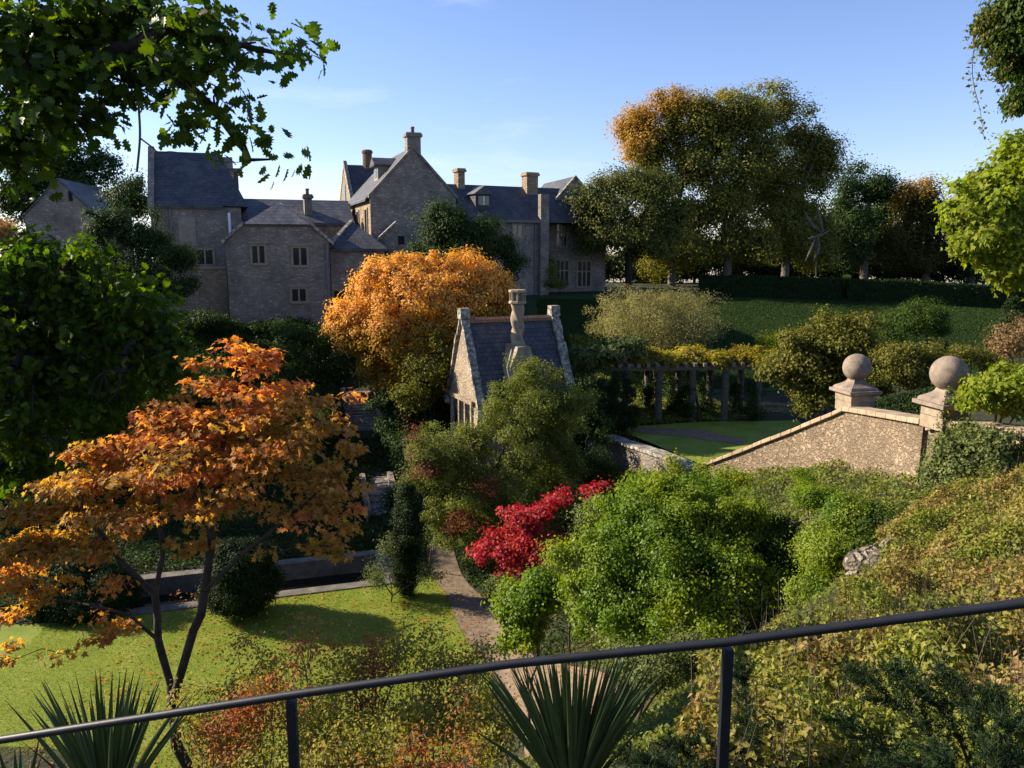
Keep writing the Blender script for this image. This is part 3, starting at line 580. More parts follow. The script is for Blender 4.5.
# --- E: small lit gable behind, its roof and brick chimney
E = Fr(352, 70, TH); ze = E.at(352, 201)[1]; zr = E.at(360, 167, 3.0)[1]; s1 = E.at(384, 190)[0]
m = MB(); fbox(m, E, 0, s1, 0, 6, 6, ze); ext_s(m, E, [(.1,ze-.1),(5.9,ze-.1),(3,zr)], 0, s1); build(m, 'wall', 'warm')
m = MB(); ext_s(m, E, [(-.2,ze-.1),(-.2,ze+.12),(3,zr+.16),(6.2,ze+.12),(6.2,ze-.1),(3,zr+.02)], .25, s1); build(m, 'roof', 'slate')
m = MB(); ext_s(m, E, [(-.25,ze-.3),(-.25,ze+.3),(3,zr+.5),(6.25,ze+.3),(6.25,ze-.3),(3,zr-.1)], -.05, .248); build(m, 'gable_coping', 'lichen')
m = MB(); q = E.P(.02,3,0); ext_s(m, E, [(2.4,ze-.2),(3.5,ze-.2),(3.5,ze+1.5),(2.4,ze+1.5)], -.06, -.02); build(m, 'window', 'glass')
m = MB(); s0, z0 = E.at(367, 150, 3); m.lathe(E.P(s0, 3, z0-3.2), [(.42,0),(.42,2.9),(.5,2.92),(.5,3.05),(.4,3.2)], 14); build(m, 'chimney', 'brick')
# --- F: long right wing
F_ = Fr(440, 66, R(27)); s1 = F_.at(546, 223)[0]; ze = F_.at(505, 220)[1]; zr = F_.at(500, 186, 3.5)[1]; s0 = F_.at(446, 215)[0]
m = MB(); fbox(m, F_, s0, s1, 0, 7, 6, ze); build(m, 'wall', 'manor')
sr1 = F_.at(562, 191, 3.5)[0]
m = MB(); ext_s(m, F_, [(-.3,ze-.15),(-.3,ze+.08),(3.5,zr),(7.3,ze+.08),(7.3,ze-.15)], s0-.3, sr1); build(m, 'roof', 'slate')
m = MB(); ext_s(m, F_, [(-.42,ze-.2),(-.301,ze-.2),(-.301,ze+.02),(-.42,ze+.02)], s0-.3, s1); build(m, 'gutter', 'lead')
chimney(house, F_, 458, 168, 465, 195, 3.0, .9, 'warm'); chimney(house, F_, 527, 172, 538, 196, 2.6, 1.0, 'warm')
for r_ in ((513,225,522,238),): window(house, F_, *r_, 0, 2, hood=False)
a, zt = F_.at(475, 194, 1.0); b, zb = F_.at(491, 209, 1.0)
m = MB(); fbox(m, F_, a, b, .9, 3.0, zb, zt); d_ = build(m, 'dormer', 'slate')
m = MB(); ext_t(m, F_, [(a-.2,zt+.001),(b+.2,zt+.001),((a+b)/2,zt+.7)], .7, 3.2); m.build('dormer_roof', M['slate2'], d_)
m = MB(); fbox(m, F_, a+.25, b-.25, .86, .898, zb+.3, zt-.15); m.build('pane', M['glass'], d_)
m = MB(); fbox(m, F_, (a+b)/2-.05, (a+b)/2+.05, .83, .857, zb+.3, zt-.15); m.build('glazing_bar', M['flue'], d_)
sq = F_.at(534, 240)[0]; m = MB(); fbox(m, F_, sq, sq+.1, -.12, -.02, 8, ze-.1); build(m, 'drainpipe', 'lead')
sq = F_.at(541, 240)[0]; m = MB(); fbox(m, F_, sq-.3, sq+.5, -.5, 0, 7, ze+2.2); build(m, 'buttress', 'manor')
# --- G: right gabled cross wing
G = Fr(543, 73, R(16)); sG1 = G.at(606, 230)[0]; zeG = G.at(546, 216)[1]; zrG = G.at(580, 178)[1]
m = MB(); ext_t(m, G, [(0,6),(sG1,6),(sG1,zeG),(sG1/2,zrG),(0,zeG)], 0, 9); build(m, 'wall', 'manor')
m = MB(); chevron(m, G, 0, sG1, zeG, zrG, .3, 9, .16, .3, lift=.02); build(m, 'roof', 'slate')
copings(G, 0, sG1, zeG, zrG, -.1, .298, 'lichen')
for r_ in ((557,223,566,246),(556,261,568,285),(578,262,590,286)): window(house, G, *r_, 0, 3, True)
# far stone gable on the left
gb = Fr(28, 66, R(10)); s1 = gb.at(97, 222)[0]; ze = gb.at(40, 216)[1]; zr = gb.at(68, 180)[1]
barn = empty('stone_barn', gb.P(s1/2, 0, 7)); tag(barn, 'plain steep stone gable end with a single slit, standing apart left of the manor', 'barn')
m = MB(); ext_t(m, gb, [(0,4),(s1,4),(s1,ze),(s1/2,zr),(0,ze)], 0, 10); build(m, 'wall', 'manor', barn)
m = MB(); chevron(m, gb, 0, s1, ze, zr, -.1, 10, .14, .2, lift=.02); build(m, 'roof', 'slate2', barn)
s0, z0 = gb.at(70, 191); m = MB(); fbox(m, gb, s0-.15, s0+.15, -.03, .05, z0-.8, z0); build(m, 'slit_opening', 'shade', barn)
# ------------------------------------------------------------------ garden lodge with barley-twist chimney
LT = R(23); Lg = Fr(476, 36.5, LT)
lodge = empty('garden_lodge', Lg.P(2.4, 2, 2.2)); tag(lodge, 'small sunlit stone garden lodge with steep slate roof and a twisted stone chimney', 'lodge')
SL = Lg.at(572, 400)[0]; TD = 3.9; zeL = Lg.at(476, 402)[1]; zrL = Lg.atside(459, 322, 0)[1]
m = MB(); fbox(m, Lg, 0, SL, 0, TD, 1.0, zeL); ext_s(m, Lg, [(0.05,zeL-.05),(TD-.05,zeL-.05),(TD/2,zrL-.1)], 0.01, SL-.01); build(m, 'wall', 'lodge', lodge)
m = MB()
ext_s(m, Lg, [(-.3,zeL-.32),(-.3,zeL-.18),(TD/2,zrL+.12),(TD/2,zrL-.04)], .28, SL-.28); ext_s(m, Lg, [(TD+.3,zeL-.32),(TD+.3,zeL-.18),(TD/2+.002,zrL+.12),(TD/2+.002,zrL-.04)], .28, SL-.28)
roof = build(m, 'roof', 'slate3', lodge)
m = MB()
nseg = 14
for i in range(nseg):
    a = .3 + (SL-.6)*i/nseg; b = a + (SL-.6)/nseg - .012; ext_s(m, Lg, [(TD/2-.17,zrL-.02),(TD/2-.15,zrL+.13),(TD/2,zrL+.24),(TD/2+.15,zrL+.13),(TD/2+.17,zrL-.02)], a, b)
m.build('ridge_tiles', M['ridge'], roof)
for s0, s1 in ((-.12,.278),(SL-.278,SL+.12)):   # raised stone copings made of slabs
    n = 8
    for side in (0, 1):
        m = MB()
        for i in range(n):
            f0, f1 = i/n, (i+1)/n - .012; 
            def q(f): 
                t = (-.38 + (TD/2+.38)*f); z = zeL-.4 + (zrL+.3-(zeL-.4))*f; return (t if side == 0 else TD - t, z)
            (ta, za), (tb, zb) = q(f0), q(f1); j = random.uniform(-.02,.03)
            ext_s(m, Lg, [(ta,za),(tb,zb),(tb,zb+.26+j),(ta,za+.26+j)], s0-j, s1+j)
        tt = -.5 if side == 0 else TD+.5; t2 = tt + (.55 if side == 0 else -.55)
        ext_s(m, Lg, [(min(tt,t2),zeL-.75),(max(tt,t2),zeL-.75),(max(tt,t2),zeL-.36),(min(tt,t2),zeL-.36)], s0-.03, s1+.03)
        build(m, 'gable_coping', 'lichen', lodge)
    m = MB(); ext_s(m, Lg, [(TD/2-.26,zrL+.2),(TD/2+.26,zrL+.2),(TD/2+.2,zrL+.7),(TD/2-.2,zrL+.7)], s0-.04, s1+.04); build(m, 'apex_stone', 'lichen', lodge)
# mullioned window in the lit gable (side plane s=0, facing left)
zs = zeL - .25; zb_ = zs - 1.75
m = MB(); posts_t = [.55, 1.42, 2.29, 3.16]
for t in posts_t: ext_s(m, Lg, [(t,zb_),(t+.18,zb_),(t+.18,zs),(t,zs)], -.1, 0)
ext_s(m, Lg, [(.35,zs+.001),(3.55,zs+.001),(3.55,zs+.2),(.35,zs+.2)], -.16, 0); ext_s(m, Lg, [(.4,zb_-.16),(3.5,zb_-.16),(3.5,zb_-.001),(.4,zb_-.001)], -.16, 0)
w_ = build(m, 'window', 'lodge', lodge)
for t in posts_t[:-1]: g = MB(); ext_s(g, Lg, [(t+.18,zb_),(t+.87,zb_),(t+.87,zs),(t+.18,zs)], -.03, -.002); g.build('pane', M['glass'], w_)
# chimney: flared stack against the front slope, twisted shaft, octagonal open cap
sc_, _ = Lg.at(517, 350, .6); tcn = .55; ztop = Lg.at(518, 290, tcn)[1]; zsh0 = Lg.at(517, 345, tcn)[1]
m = MB(); ext_t(m, Lg, [(sc_-.72,zeL-2.6),(sc_+.5,zeL-2.6),(sc_+.5,zsh0-.9),(sc_+.32,zsh0),(sc_-.32,zsh0),(sc_-.38,zsh0-.25),(sc_-.72,zsh0-1.0)], -.25, 1.35)
ch = build(m, 'chimney', 'dress', lodge)
V = []; Fc = []; nz_, nk_ = 46, 32; r0 = .275; zt_ = ztop - .62
for i in range(nz_+1):
    f = i / nz_; z = zsh0 + (zt_ - zsh0) * f
    for j in range(nk_):
        a = 2*math.pi*j/nk_; r = r0 + .055*math.cos(3*(a) + f*15.0) + (.06*max(0, 1-f*10)); V.append(Lg.P(sc_, tcn, 0) + np.array([r*math.cos(a), r*math.sin(a), z]))
Fc = [(i*nk_+j, i*nk_+(j+1) % nk_, (i+1)*nk_+(j+1) % nk_, (i+1)*nk_+j) for i in range(nz_) for j in range(nk_)]
m = MB(); m.add(V, Fc); m.build('twisted_shaft', M['dress'], ch, smooth=True)
m = MB(); pc = Lg.P(sc_, tcn, 0)
m.lathe((pc[0],pc[1],zt_-.05), [(.34,0),(.42,.05),(.42,.14),(.36,.18)], 8); m.lathe((pc[0],pc[1],zt_+.5), [(.4,0),(.43,.03),(.43,.12),(.39,.14)], 8)
for j in range(8):
    a = 2*math.pi*(j+.0)/8; m.tube([(pc[0]+.34*math.cos(a), pc[1]+.34*math.sin(a), zt_+.13), (pc[0]+.34*math.cos(a), pc[1]+.34*math.sin(a), zt_+.5)], .06, 6)
m.lathe((pc[0],pc[1],zt_+.12), [(.27,0),(.27,.38)], 8)
m.build('chimney_cap', M['dress'], ch)
# ------------------------------------------------------------------ garden wall, gate piers, balls
P_R = W(934, 415, 18.3); P_L = W(853, 405, 23); 
def wall_run(name, label, pts, th, mat, cmat, cw=.12, ch_=.14, group=None, base=3.0, seg=.5):
    """pts: coping-top polyline (x,y,z)"""
    o = empty(name, (pts[0][0], pts[0][1], pts[0][2]-2)); tag(o, label, 'wall', group)
    fine = []
    for a, b in zip(pts[:-1], pts[1:]):
        a = np.array(a, float); b = np.array(b, float); n = max(1, int(np.linalg.norm(b-a)/seg))
        for i in range(n): fine.append(a + (b-a)*i/n)
    fine.append(np.array(pts[-1], float))
    V = []; n = len(fine)
    nor = []
    for i in range(n):
        d = fine[min(i+1,n-1)] - fine[max(i-1,0)]; d[2] = 0; d = unit(d); nor.append(np.array([-d[1], d[0], 0]))
    rows = 9; 
    for i, p in enumerate(fine):
        for sgn in (1, -1):
            for r in range(rows):
                f = r/(rows-1); z = p[2]-ch_ - f*base
                V.append((*(p[:2] + nor[i][:2]*sgn*(th/2 + .05*f)), z))
    F = []
    for i in range(n-1):
        for s_ in range(2):
            for r in range(rows-1):
                a = i*2*rows + s_*rows + r; b = a + 2*rows
                F.append((a, b, b+1, a+1) if s_ else (a, a+1, b+1, b))
        a = i*2*rows; b = a + 2*rows; F.append((a, b, b+rows, a+rows))
    F.append(tuple(range(rows)) + tuple(range(2*rows-1, rows-1, -1))); e = (n-1)*2*rows; F.append(tuple(e+r for r in range(rows))[::-1] + tuple(e+r for r in range(rows, 2*rows)))
    m = MB(); m.add(V, F); m.build('masonry', M[mat], o)
    m = MB(); j = 0
    for i in range(n-1):
        a, b = fine[i], fine[i+1]; na, nb = nor[i], nor[i+1]; g = (b-a)*.012; h = random.uniform(-.012, .012); h_ = np.array([0,0,h])
        q = [a+g-na*(th/2+cw), b-g-nb*(th/2+cw), b-g+nb*(th/2+cw), a+g+na*(th/2+cw)]
        m.hexa([x - np.array([0,0,ch_-.002]) + h_*0 for x in q] + [x + h_ for x in q])
    m.build('coping', M[cmat], o, bevel=.02)
    return o
low = W(699, 466, 30)
g1 = []
for f in np.linspace(0, 1, 9): # swept coping between the piers (slightly dipped) and falling to the low end
    p = P_R*(1-f) + P_L*f; p[2] = (W(928,416,18.6)[2])*(1-f) + W(862,409,22.6)[2]*f; g1.append(p)
g2 = []
LL = [W(843,412,23.4), W(800,428,25.4), W(760,443,27.3), W(720,458,29), low]
wall_run('garden_wall', 'sunlit rubble stone wall with tan coping, level between the two ball-topped piers then ramping down', g1 + LL[1:], .45, 'garden', 'cope', base=2.7)
wall_run('garden_wall', 'shaded mossy low terrace wall with pale lichened coping left of the ramped wall', [tuple(W(697,467,30.3)), tuple(W(660,452,33)), tuple(W(622,440,36)), tuple(W(586,427,40))], .5, 'manor', 'lichen', base=2.2)
wall_run('garden_wall', 'stone wall with broad tan coping running right from the nearer ball-topped pier behind grey-green climber', [tuple(W(938,424,18.25)), tuple(W(962,420,17.6)), tuple(W(995,424,16.6)), tuple(W(1030,430,15.8)), tuple(W(1120,440,15))], .5, 'garden', 'cope', base=2.4)
def pier(c, ang, wd, zb, ztop, rb, label):
    o = empty('gate_pier', (c[0], c[1], zb)); tag(o, label, 'pier', 'ball-topped stone piers of the garden wall')
    ca, sa = math.cos(ang), math.sin(ang)
    def q(h, z): return [(c[0]+ca*x-sa*y, c[1]+sa*x+ca*y, z) for x, y in ((-h,-h),(h,-h),(h,h),(-h,h))]
    m = MB(); hz = [zb]; z = zb
    while z < ztop - .02:
        z2 = min(z+.3, ztop); h = wd/2 + random.uniform(-.008,.008); m.hexa(q(h, z) + q(h, z2-.008)); z = z2
    m.build('shaft', M['dress'], o, bevel=.012)
    m = MB(); h = wd/2
    m.hexa(q(h+.02, ztop) + q(h+.11, ztop+.06)); m.hexa(q(h+.13, ztop+.061) + q(h+.13, ztop+.15))
    prev = q(h+.06, ztop+.151)
    n = 7
    for i in range(1, n+1):   # concave sweep up to the neck
        f = i/n; hh = (h+.06) * (1-f)**1.9 + rb*.42; hh = min(hh, h+.055); nx = q(hh, ztop+.151+.3*f); m.hexa(prev + nx); prev = nx
    m.build('cap', M['ball'], o)
    m = MB(); zc_ = ztop+.42+rb*.93; k = 28
    m.lathe((c[0],c[1],zc_), [(max(.02, rb*math.sin(math.pi*i/k)) if 0 < i < k else .02, -rb*math.cos(math.pi*i/k)) for i in range(k+1)], 40)
    m.build('ball_finial', M['ball'], o, smooth=True)
    return o
zr1 = W(945, 402, 18)[2]; zl1 = W(852, 391, 23)[2]
pier(W(947,395,18), R(12), .74, W(946,428,18)[2], zr1-.13, .4, 'nearer and larger stone pier topped by a weathered ball, its foot wrapped in ivy')
pier(W(855,395,23.25), R(12), .78, W(853,408,23)[2]-.12, zl1-.13, .4, 'farther stone pier topped by a weathered ball at the head of the sloping wall')
# ------------------------------------------------------------------ pergola
PG = Fr(626, 41.5, R(4)); pg = empty('pergola', PG.P(3.5, 1.2, 3)); tag(pg, 'long low timber and stone pergola roofed with yellowing vine on the shaded terrace', 'pergola')
s1 = PG.at(762, 364)[0]; zt = PG.at(690, 362)[1]
for t in (0, 2.6):
    m = MB(); fbox(m, PG, -.5, s1+.6, t-.1, t+.1, zt-.42, zt-.2); m.build('beam', M['timber'], pg)
    for i in range(5):
        a = .15 + (s1-.3)*i/4; m = MB(); m.tube([PG.P(a, t, 2.9), PG.P(a, t, zt-.421)], [.2, .17], 10); m.build('pillar', M['barkg'], pg)
for i in range(17):
    a = -.3 + (s1+.6)*i/16; m = MB(); fbox(m, PG, a-.09, a+.09, -.55, 3.15, zt-.199, zt); m.build('rafter', M['timber'], pg)
# ------------------------------------------------------------------ stone steps
def steps(label, a, b, n, wd):
    o = empty('garden_steps', a); tag(o, label, 'steps', 'stone steps up the shaded bank'); a = np.array(a); b = np.array(b); d = b - a; dh = unit(np.array([d[0], d[1], 0])); s_ = np.array([dh[1], -dh[0], 0]); ln = math.hypot(d[0], d[1])/n; rz = d[2]/n
    for i in range(n):
        p = a + dh*ln*i; z0 = a[2] + rz*i; m = MB(); q = [p - s_*wd/2, p + s_*wd/2, p + s_*wd/2 + dh*(ln+.3), p - s_*wd/2 + dh*(ln+.3)]
        m.hexa([(x[0],x[1],z0-.5) for x in q] + [(x[0],x[1],z0+rz-.005*(i % 2)) for x in q]); m.build('tread', M['manor'], o)
    for s in (-1, 1):
        m = MB(); q0 = a + s_*s*(wd/2+.15); q1 = b + s_*s*(wd/2+.15); 
        A_ = [q0 - s_*.14, q0 + s_*.14, q1 + s_*.14, q1 - s_*.14]
        m.hexa([(x[0],x[1],x[2]-.6) for x in A_] + [(x[0],x[1],x[2]+.3) for x in A_]); m.build('side_wall', M['manor'], o)
steps('upper flight of worn stone steps climbing the dark bank below the golden tree', W(366,430,43.5), W(358,392,48.2), 13, 1.5)
steps('lower flight of dark stone steps rising beyond the pool', (*gp(384,517),.05), W(376,478,39.8), 6, 1.1)
for i, (x_, lab) in enumerate(((356, 'slim pale post standing beyond the pool, left one of two'), (368, 'slim pale post standing beyond the pool nearest the steps'))):
    p = W(x_, 531, 33.6 + .4*i); m = MB(); m.tube([(p[0],p[1],0), (p[0],p[1],1.0)], .05, 8); m.lathe((p[0],p[1],.98), [(.07,0),(.05,.08),(.01,.1)], 8)
    o = m.build('garden_post', M['timber']); tag(o, lab, 'post', 'posts beyond the pool')
# low dark wall and walk behind the pool
c0 = pool_pt(-PL-2, PWD+3.2); c1 = pool_pt(-.6, PWD+3.2)
# ------------------------------------------------------------------ winged sculpture behind the hedge
zb_ = W(815, 262, 80); sculp = empty('winged_sculpture', (zb_[0], zb_[1], 8.1)); tag(sculp, 'pale slender winged figure raised in front of the dark trees behind the clipped hedge', 'sculpture')
def pxl(pts, Y): return [W(a, b, Y) for a, b in pts]
def fin(name, pts, rad, Y=79):
    m = MB(); m.tube(pxl(pts, Y), rad, 8); m.build(name, M['barkg'], sculp, True)
fin('wing', [(823,233),(821,224),(819,214),(817,207)], [.06,.18,.12,.02]); fin('wing', [(822,233),(813,226),(808,218),(804,210)], [.06,.16,.11,.02])
fin('body', [(830,230),(822,235),(812,238),(808,239)], [.03,.14,.14,.08]); fin('tail', [(818,237),(819,247),(816,256),(813,262)], [.06,.16,.1,.02]); fin('tail', [(815,238),(812,248),(808,256),(805,262)], [.07,.15,.1,.02])
fin('mast', [(816,238),(816,255),(816,276),(816,292)], [.04,.04,.04,.04])
# ------------------------------------------------------------------ railing
rail = empty('metal_railing', (0, 2.0, 10.2)); tag(rail, 'slim black metal handrail on square posts crossing the foreground', 'railing')
RP = [W(-700,800,3.1), W(-60,749,2.75), W(0,740,2.72), W(290,695,2.6), W(510,664,2.5), W(728,642,2.42), W(900,619,2.28), W(1024,603,2.18), W(1120,590,2.1), W(2000,470,1.75)]
m = MB(); m.tube(RP, .0148, 12); m.build('handrail', M['metal'], rail, True)
for x_, y_, Y in ((291,697,2.6),(728,645,2.42),(1290,567,2.03),(-230,763,2.83)):
    p = W(x_, y_, Y); m = MB(); h = .0165; z1 = p[2]; zg = h1(p[0], p[1]) - .1; m.box((p[0]-h,p[1]-h,zg-.6),(p[0]+h,p[1]+h,z1-.012)); m.build('post', M['metal'], rail, bevel=.003)
# ------------------------------------------------------------------ vegetation
LM = dict(
 oak=leaf_mat('oak_leaves', [(.022,.05,.009),(.035,.07,.012),(.055,.095,.018)], [(.03,.06,.01),(.075,.115,.018),(.05,.085,.014)], 1.2, trans=.48, rough=.42),
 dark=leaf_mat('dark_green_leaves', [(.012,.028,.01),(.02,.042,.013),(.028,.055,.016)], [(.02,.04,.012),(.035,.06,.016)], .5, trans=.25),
 yew=leaf_mat('yew_needles', [(.008,.018,.006),(.014,.03,.009),(.02,.04,.012)], trans=.15),
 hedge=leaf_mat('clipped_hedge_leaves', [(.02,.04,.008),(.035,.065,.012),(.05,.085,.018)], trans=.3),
 maple=leaf_mat('orange_maple_leaves', [(.48,.19,.07),(.56,.25,.09),(.62,.33,.1),(.4,.13,.06)], [(.3,.18,.05),(.42,.27,.08),(.22,.16,.05),(.52,.28,.08)], .9, thr=(.44,.56), trans=.55),
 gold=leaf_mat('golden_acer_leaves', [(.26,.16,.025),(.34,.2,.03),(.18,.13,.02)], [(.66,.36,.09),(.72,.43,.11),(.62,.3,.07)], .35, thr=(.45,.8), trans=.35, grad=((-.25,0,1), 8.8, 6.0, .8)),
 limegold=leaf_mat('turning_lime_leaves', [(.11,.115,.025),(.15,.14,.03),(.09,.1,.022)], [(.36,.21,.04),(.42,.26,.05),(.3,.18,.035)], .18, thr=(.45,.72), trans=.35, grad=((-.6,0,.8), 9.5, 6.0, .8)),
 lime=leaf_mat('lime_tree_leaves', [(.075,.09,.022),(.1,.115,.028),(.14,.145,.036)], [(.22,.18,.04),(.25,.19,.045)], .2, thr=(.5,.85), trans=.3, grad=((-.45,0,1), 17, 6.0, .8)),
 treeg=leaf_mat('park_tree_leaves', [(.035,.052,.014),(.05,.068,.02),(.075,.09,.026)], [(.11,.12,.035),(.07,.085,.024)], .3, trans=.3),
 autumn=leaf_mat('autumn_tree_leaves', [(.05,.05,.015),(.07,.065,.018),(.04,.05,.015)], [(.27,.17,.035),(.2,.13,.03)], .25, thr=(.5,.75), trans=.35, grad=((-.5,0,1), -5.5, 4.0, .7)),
 yg=leaf_mat('yellow_green_leaves', [(.11,.16,.02),(.15,.2,.03),(.19,.23,.035),(.13,.19,.025)], [(.17,.18,.03),(.08,.13,.02)], .8, trans=.45),
 bright=leaf_mat('fresh_green_leaves', [(.05,.1,.014),(.08,.145,.018),(.12,.19,.026),(.065,.12,.016)], [(.16,.21,.026),(.11,.165,.022)], .7, trans=.42, rough=.5, spec=.2),
 silver=leaf_mat('silvery_leaves', [(.17,.18,.08),(.24,.23,.11),(.29,.28,.14)], [(.12,.13,.055),(.18,.18,.08)], .6, trans=.3),
 ivy=leaf_mat('grey_green_leaves', [(.06,.09,.035),(.09,.12,.05),(.13,.16,.07)], [(.05,.075,.025),(.1,.12,.045)], .9, trans=.28, rough=.6, spec=.12),
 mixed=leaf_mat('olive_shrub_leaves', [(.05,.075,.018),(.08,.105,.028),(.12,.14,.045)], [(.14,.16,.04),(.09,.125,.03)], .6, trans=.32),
 plum=leaf_mat('plum_red_leaves', [(.11,.035,.03),(.09,.04,.028),(.14,.05,.04),(.09,.07,.03)], trans=.35),
 red=leaf_mat('crimson_leaves', [(.38,.035,.05),(.5,.06,.08),(.22,.025,.03),(.46,.12,.09),(.16,.06,.03)], [(.3,.03,.04),(.54,.1,.12),(.2,.03,.03)], .9, trans=.42),
 olive=leaf_mat('ochre_shrub_leaves', [(.08,.09,.024),(.12,.12,.03),(.16,.145,.04),(.055,.07,.018)], [(.12,.12,.028),(.05,.065,.016)], .8, trans=.35),
 vine=leaf_mat('yellowing_vine_leaves', [(.2,.19,.03),(.28,.24,.04),(.16,.17,.03)], [(.22,.15,.04),(.12,.14,.025)], .7, trans=.4),
 spindle=leaf_mat('sparse_olive_red_leaves', [(.17,.2,.05),(.22,.22,.06),(.13,.16,.04),(.24,.19,.07)], [(.3,.08,.05),(.24,.1,.055),(.24,.16,.06),(.3,.13,.07)], 1.5, thr=(.5,.6), trans=.4),
 cover=leaf_mat('mottled_ground_cover_leaves', [(.08,.11,.022),(.15,.18,.035),(.05,.075,.015),(.2,.21,.05),(.11,.14,.03)], [(.3,.2,.075),(.2,.14,.05),(.13,.08,.035),(.36,.26,.11),(.14,.15,.03),(.1,.12,.025)], .9, thr=(.42,.6), trans=.28),
 dusky=leaf_mat('dusky_brown_leaves', [(.14,.1,.06),(.19,.12,.08),(.1,.09,.045)]),
 grass=leaf_mat('lawn_grass_blades', [(.09,.14,.013),(.12,.175,.018),(.16,.2,.024)], [(.16,.18,.03),(.19,.2,.04),(.13,.17,.02)], .8, trans=.35),
 bankgrass=leaf_mat('bank_grass_blades', [(.014,.034,.009),(.02,.045,.012),(.03,.058,.015)], trans=.2),
 yucca=leaf_mat('yucca_blades', [(.016,.034,.016),(.024,.046,.021),(.036,.06,.03)], trans=.05, rough=.42, spec=.35),
 jun=leaf_mat('juniper_needles', [(.01,.022,.01),(.018,.035,.014)], trans=.15),
 tan=leaf_mat('tan_seed_heads', [(.25,.15,.06),(.32,.2,.09)], trans=.3),
)
def P3(px, py, Y): return tuple(W(px, py, Y))
def grd(px, Y, dz=-.1):
    x = W(px, 400, Y)[0]; return (x, Y, h1(x, Y) + dz)
# ---------- distant trees
def park_tree(name, label, px, Y, topz_py, lobes, lm, ncl=260, per=120, cr=.9, size=.3, fork=.35, group='tall trees beyond the hedge', tr=.45, bm='barkg', lean=0, stems=1, shell=.55):
    size = size * .74; per = int(per * 1.6)
    b = np.array(grd(px, Y)); Ls = [lobe(*l) for l in lobes]; topz = W(px, topz_py, Y)[2]
    hh = topz - b[2]; f = b + np.array([lean, 0, hh*fork])
    seeds = [[b, b + (f-b)*.5, f]]
    for i in range(stems):
        ang = random.uniform(0, 6.28); d = np.array([math.cos(ang), math.sin(ang), 0]) * hh*.09 * (stems > 1)
        seeds.append([f - np.array([0,0,hh*.05*i]), f + d + np.array([0,0,hh*.22]), f + d*1.9 + np.array([0,0,hh*.45])])
    return plant(name, label, 'tree', seeds, Ls, ncl, per, cr, size, 'fat', LM[lm], M[bm], r0=.038, shell=shell, group=group, jump=3.5, trunk_r=tr, sag=.06, wob=.07, droop=.2, nr_=.3)
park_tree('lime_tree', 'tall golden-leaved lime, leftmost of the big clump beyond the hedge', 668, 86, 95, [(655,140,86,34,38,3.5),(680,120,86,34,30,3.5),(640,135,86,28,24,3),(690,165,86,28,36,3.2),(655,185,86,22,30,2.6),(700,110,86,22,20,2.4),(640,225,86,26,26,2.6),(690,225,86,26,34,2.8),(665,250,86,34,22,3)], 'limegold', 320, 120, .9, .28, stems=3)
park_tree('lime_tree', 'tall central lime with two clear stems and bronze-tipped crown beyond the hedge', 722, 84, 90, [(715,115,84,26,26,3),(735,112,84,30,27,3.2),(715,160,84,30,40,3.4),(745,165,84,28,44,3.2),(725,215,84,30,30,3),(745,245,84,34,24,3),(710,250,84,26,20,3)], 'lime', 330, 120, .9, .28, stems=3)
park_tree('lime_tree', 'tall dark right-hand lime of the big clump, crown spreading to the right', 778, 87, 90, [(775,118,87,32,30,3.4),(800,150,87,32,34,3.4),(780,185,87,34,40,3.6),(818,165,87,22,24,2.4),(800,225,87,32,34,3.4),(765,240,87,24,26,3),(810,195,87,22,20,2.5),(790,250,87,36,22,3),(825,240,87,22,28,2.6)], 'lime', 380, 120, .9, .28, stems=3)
park_tree('round_tree', 'broad round-headed green tree beside the right end of the manor', 626, 72, 175, [(600,215,72,32,34,3),(635,195,72,42,26,3.4),(668,225,72,26,34,2.8),(625,235,72,40,26,3.4),(590,200,72,20,20,2),(655,250,72,30,18,2.6),(590,245,72,20,16,2)], 'treeg', 260, 110, .75, .24, group=None, fork=.28, stems=2, bm='barkd', tr=.35)
park_tree('dark_tree', 'dark narrow tree right of the lime clump beyond the hedge', 855, 92, 168, [(855,200,92,24,34,2.8),(850,238,92,28,28,3),(872,195,92,20,24,2.4),(838,230,92,18,24,2)], 'dark', 200, 110, .9, .28)
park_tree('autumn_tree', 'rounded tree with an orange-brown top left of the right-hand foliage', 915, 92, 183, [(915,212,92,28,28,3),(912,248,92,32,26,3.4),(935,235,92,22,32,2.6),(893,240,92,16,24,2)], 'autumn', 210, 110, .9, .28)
park_tree('dark_tree', 'dark tree partly behind the bright overhanging foliage at far right beyond the hedge', 960, 90, 190, [(960,215,90,22,28,2.6),(975,245,90,32,30,3.2),(1010,235,90,28,36,3)], 'dark', 200, 100, .9, .28)
park_tree('dark_tree', 'low dark tree filling the gap between the dark narrow tree and orange-topped tree', 882, 98, 190, [(882,220,98,22,30,3),(884,250,98,24,22,3)], 'dark', 120, 90, .9, .3)
for i, (px, Y, lab, top, r_) in enumerate(((690, 96, 'low understorey tree behind the golden lime', 225, 26), (745, 97, 'low understorey tree between the lime trunks', 228, 24), (815, 98, 'dark understorey tree behind the pale winged figure', 222, 30), (650, 95, 'low understorey tree behind the round-headed tree', 240, 26), (1040, 96, 'dark tree at the right edge beyond the hedge', 190, 40))):
    park_tree('understorey_tree', lab, px, Y, top, [(px, top+r_*.8, Y, r_, r_*.9, 3), (px-12, top+r_*1.4, Y, r_*.8, r_*.7, 3), (px+14, top+r_*1.3, Y, r_*.8, r_*.7, 3)], 'treeg' if i % 2 else 'dark', 90, 90, .95, .3, group='understorey trees beyond the hedge', tr=.2)
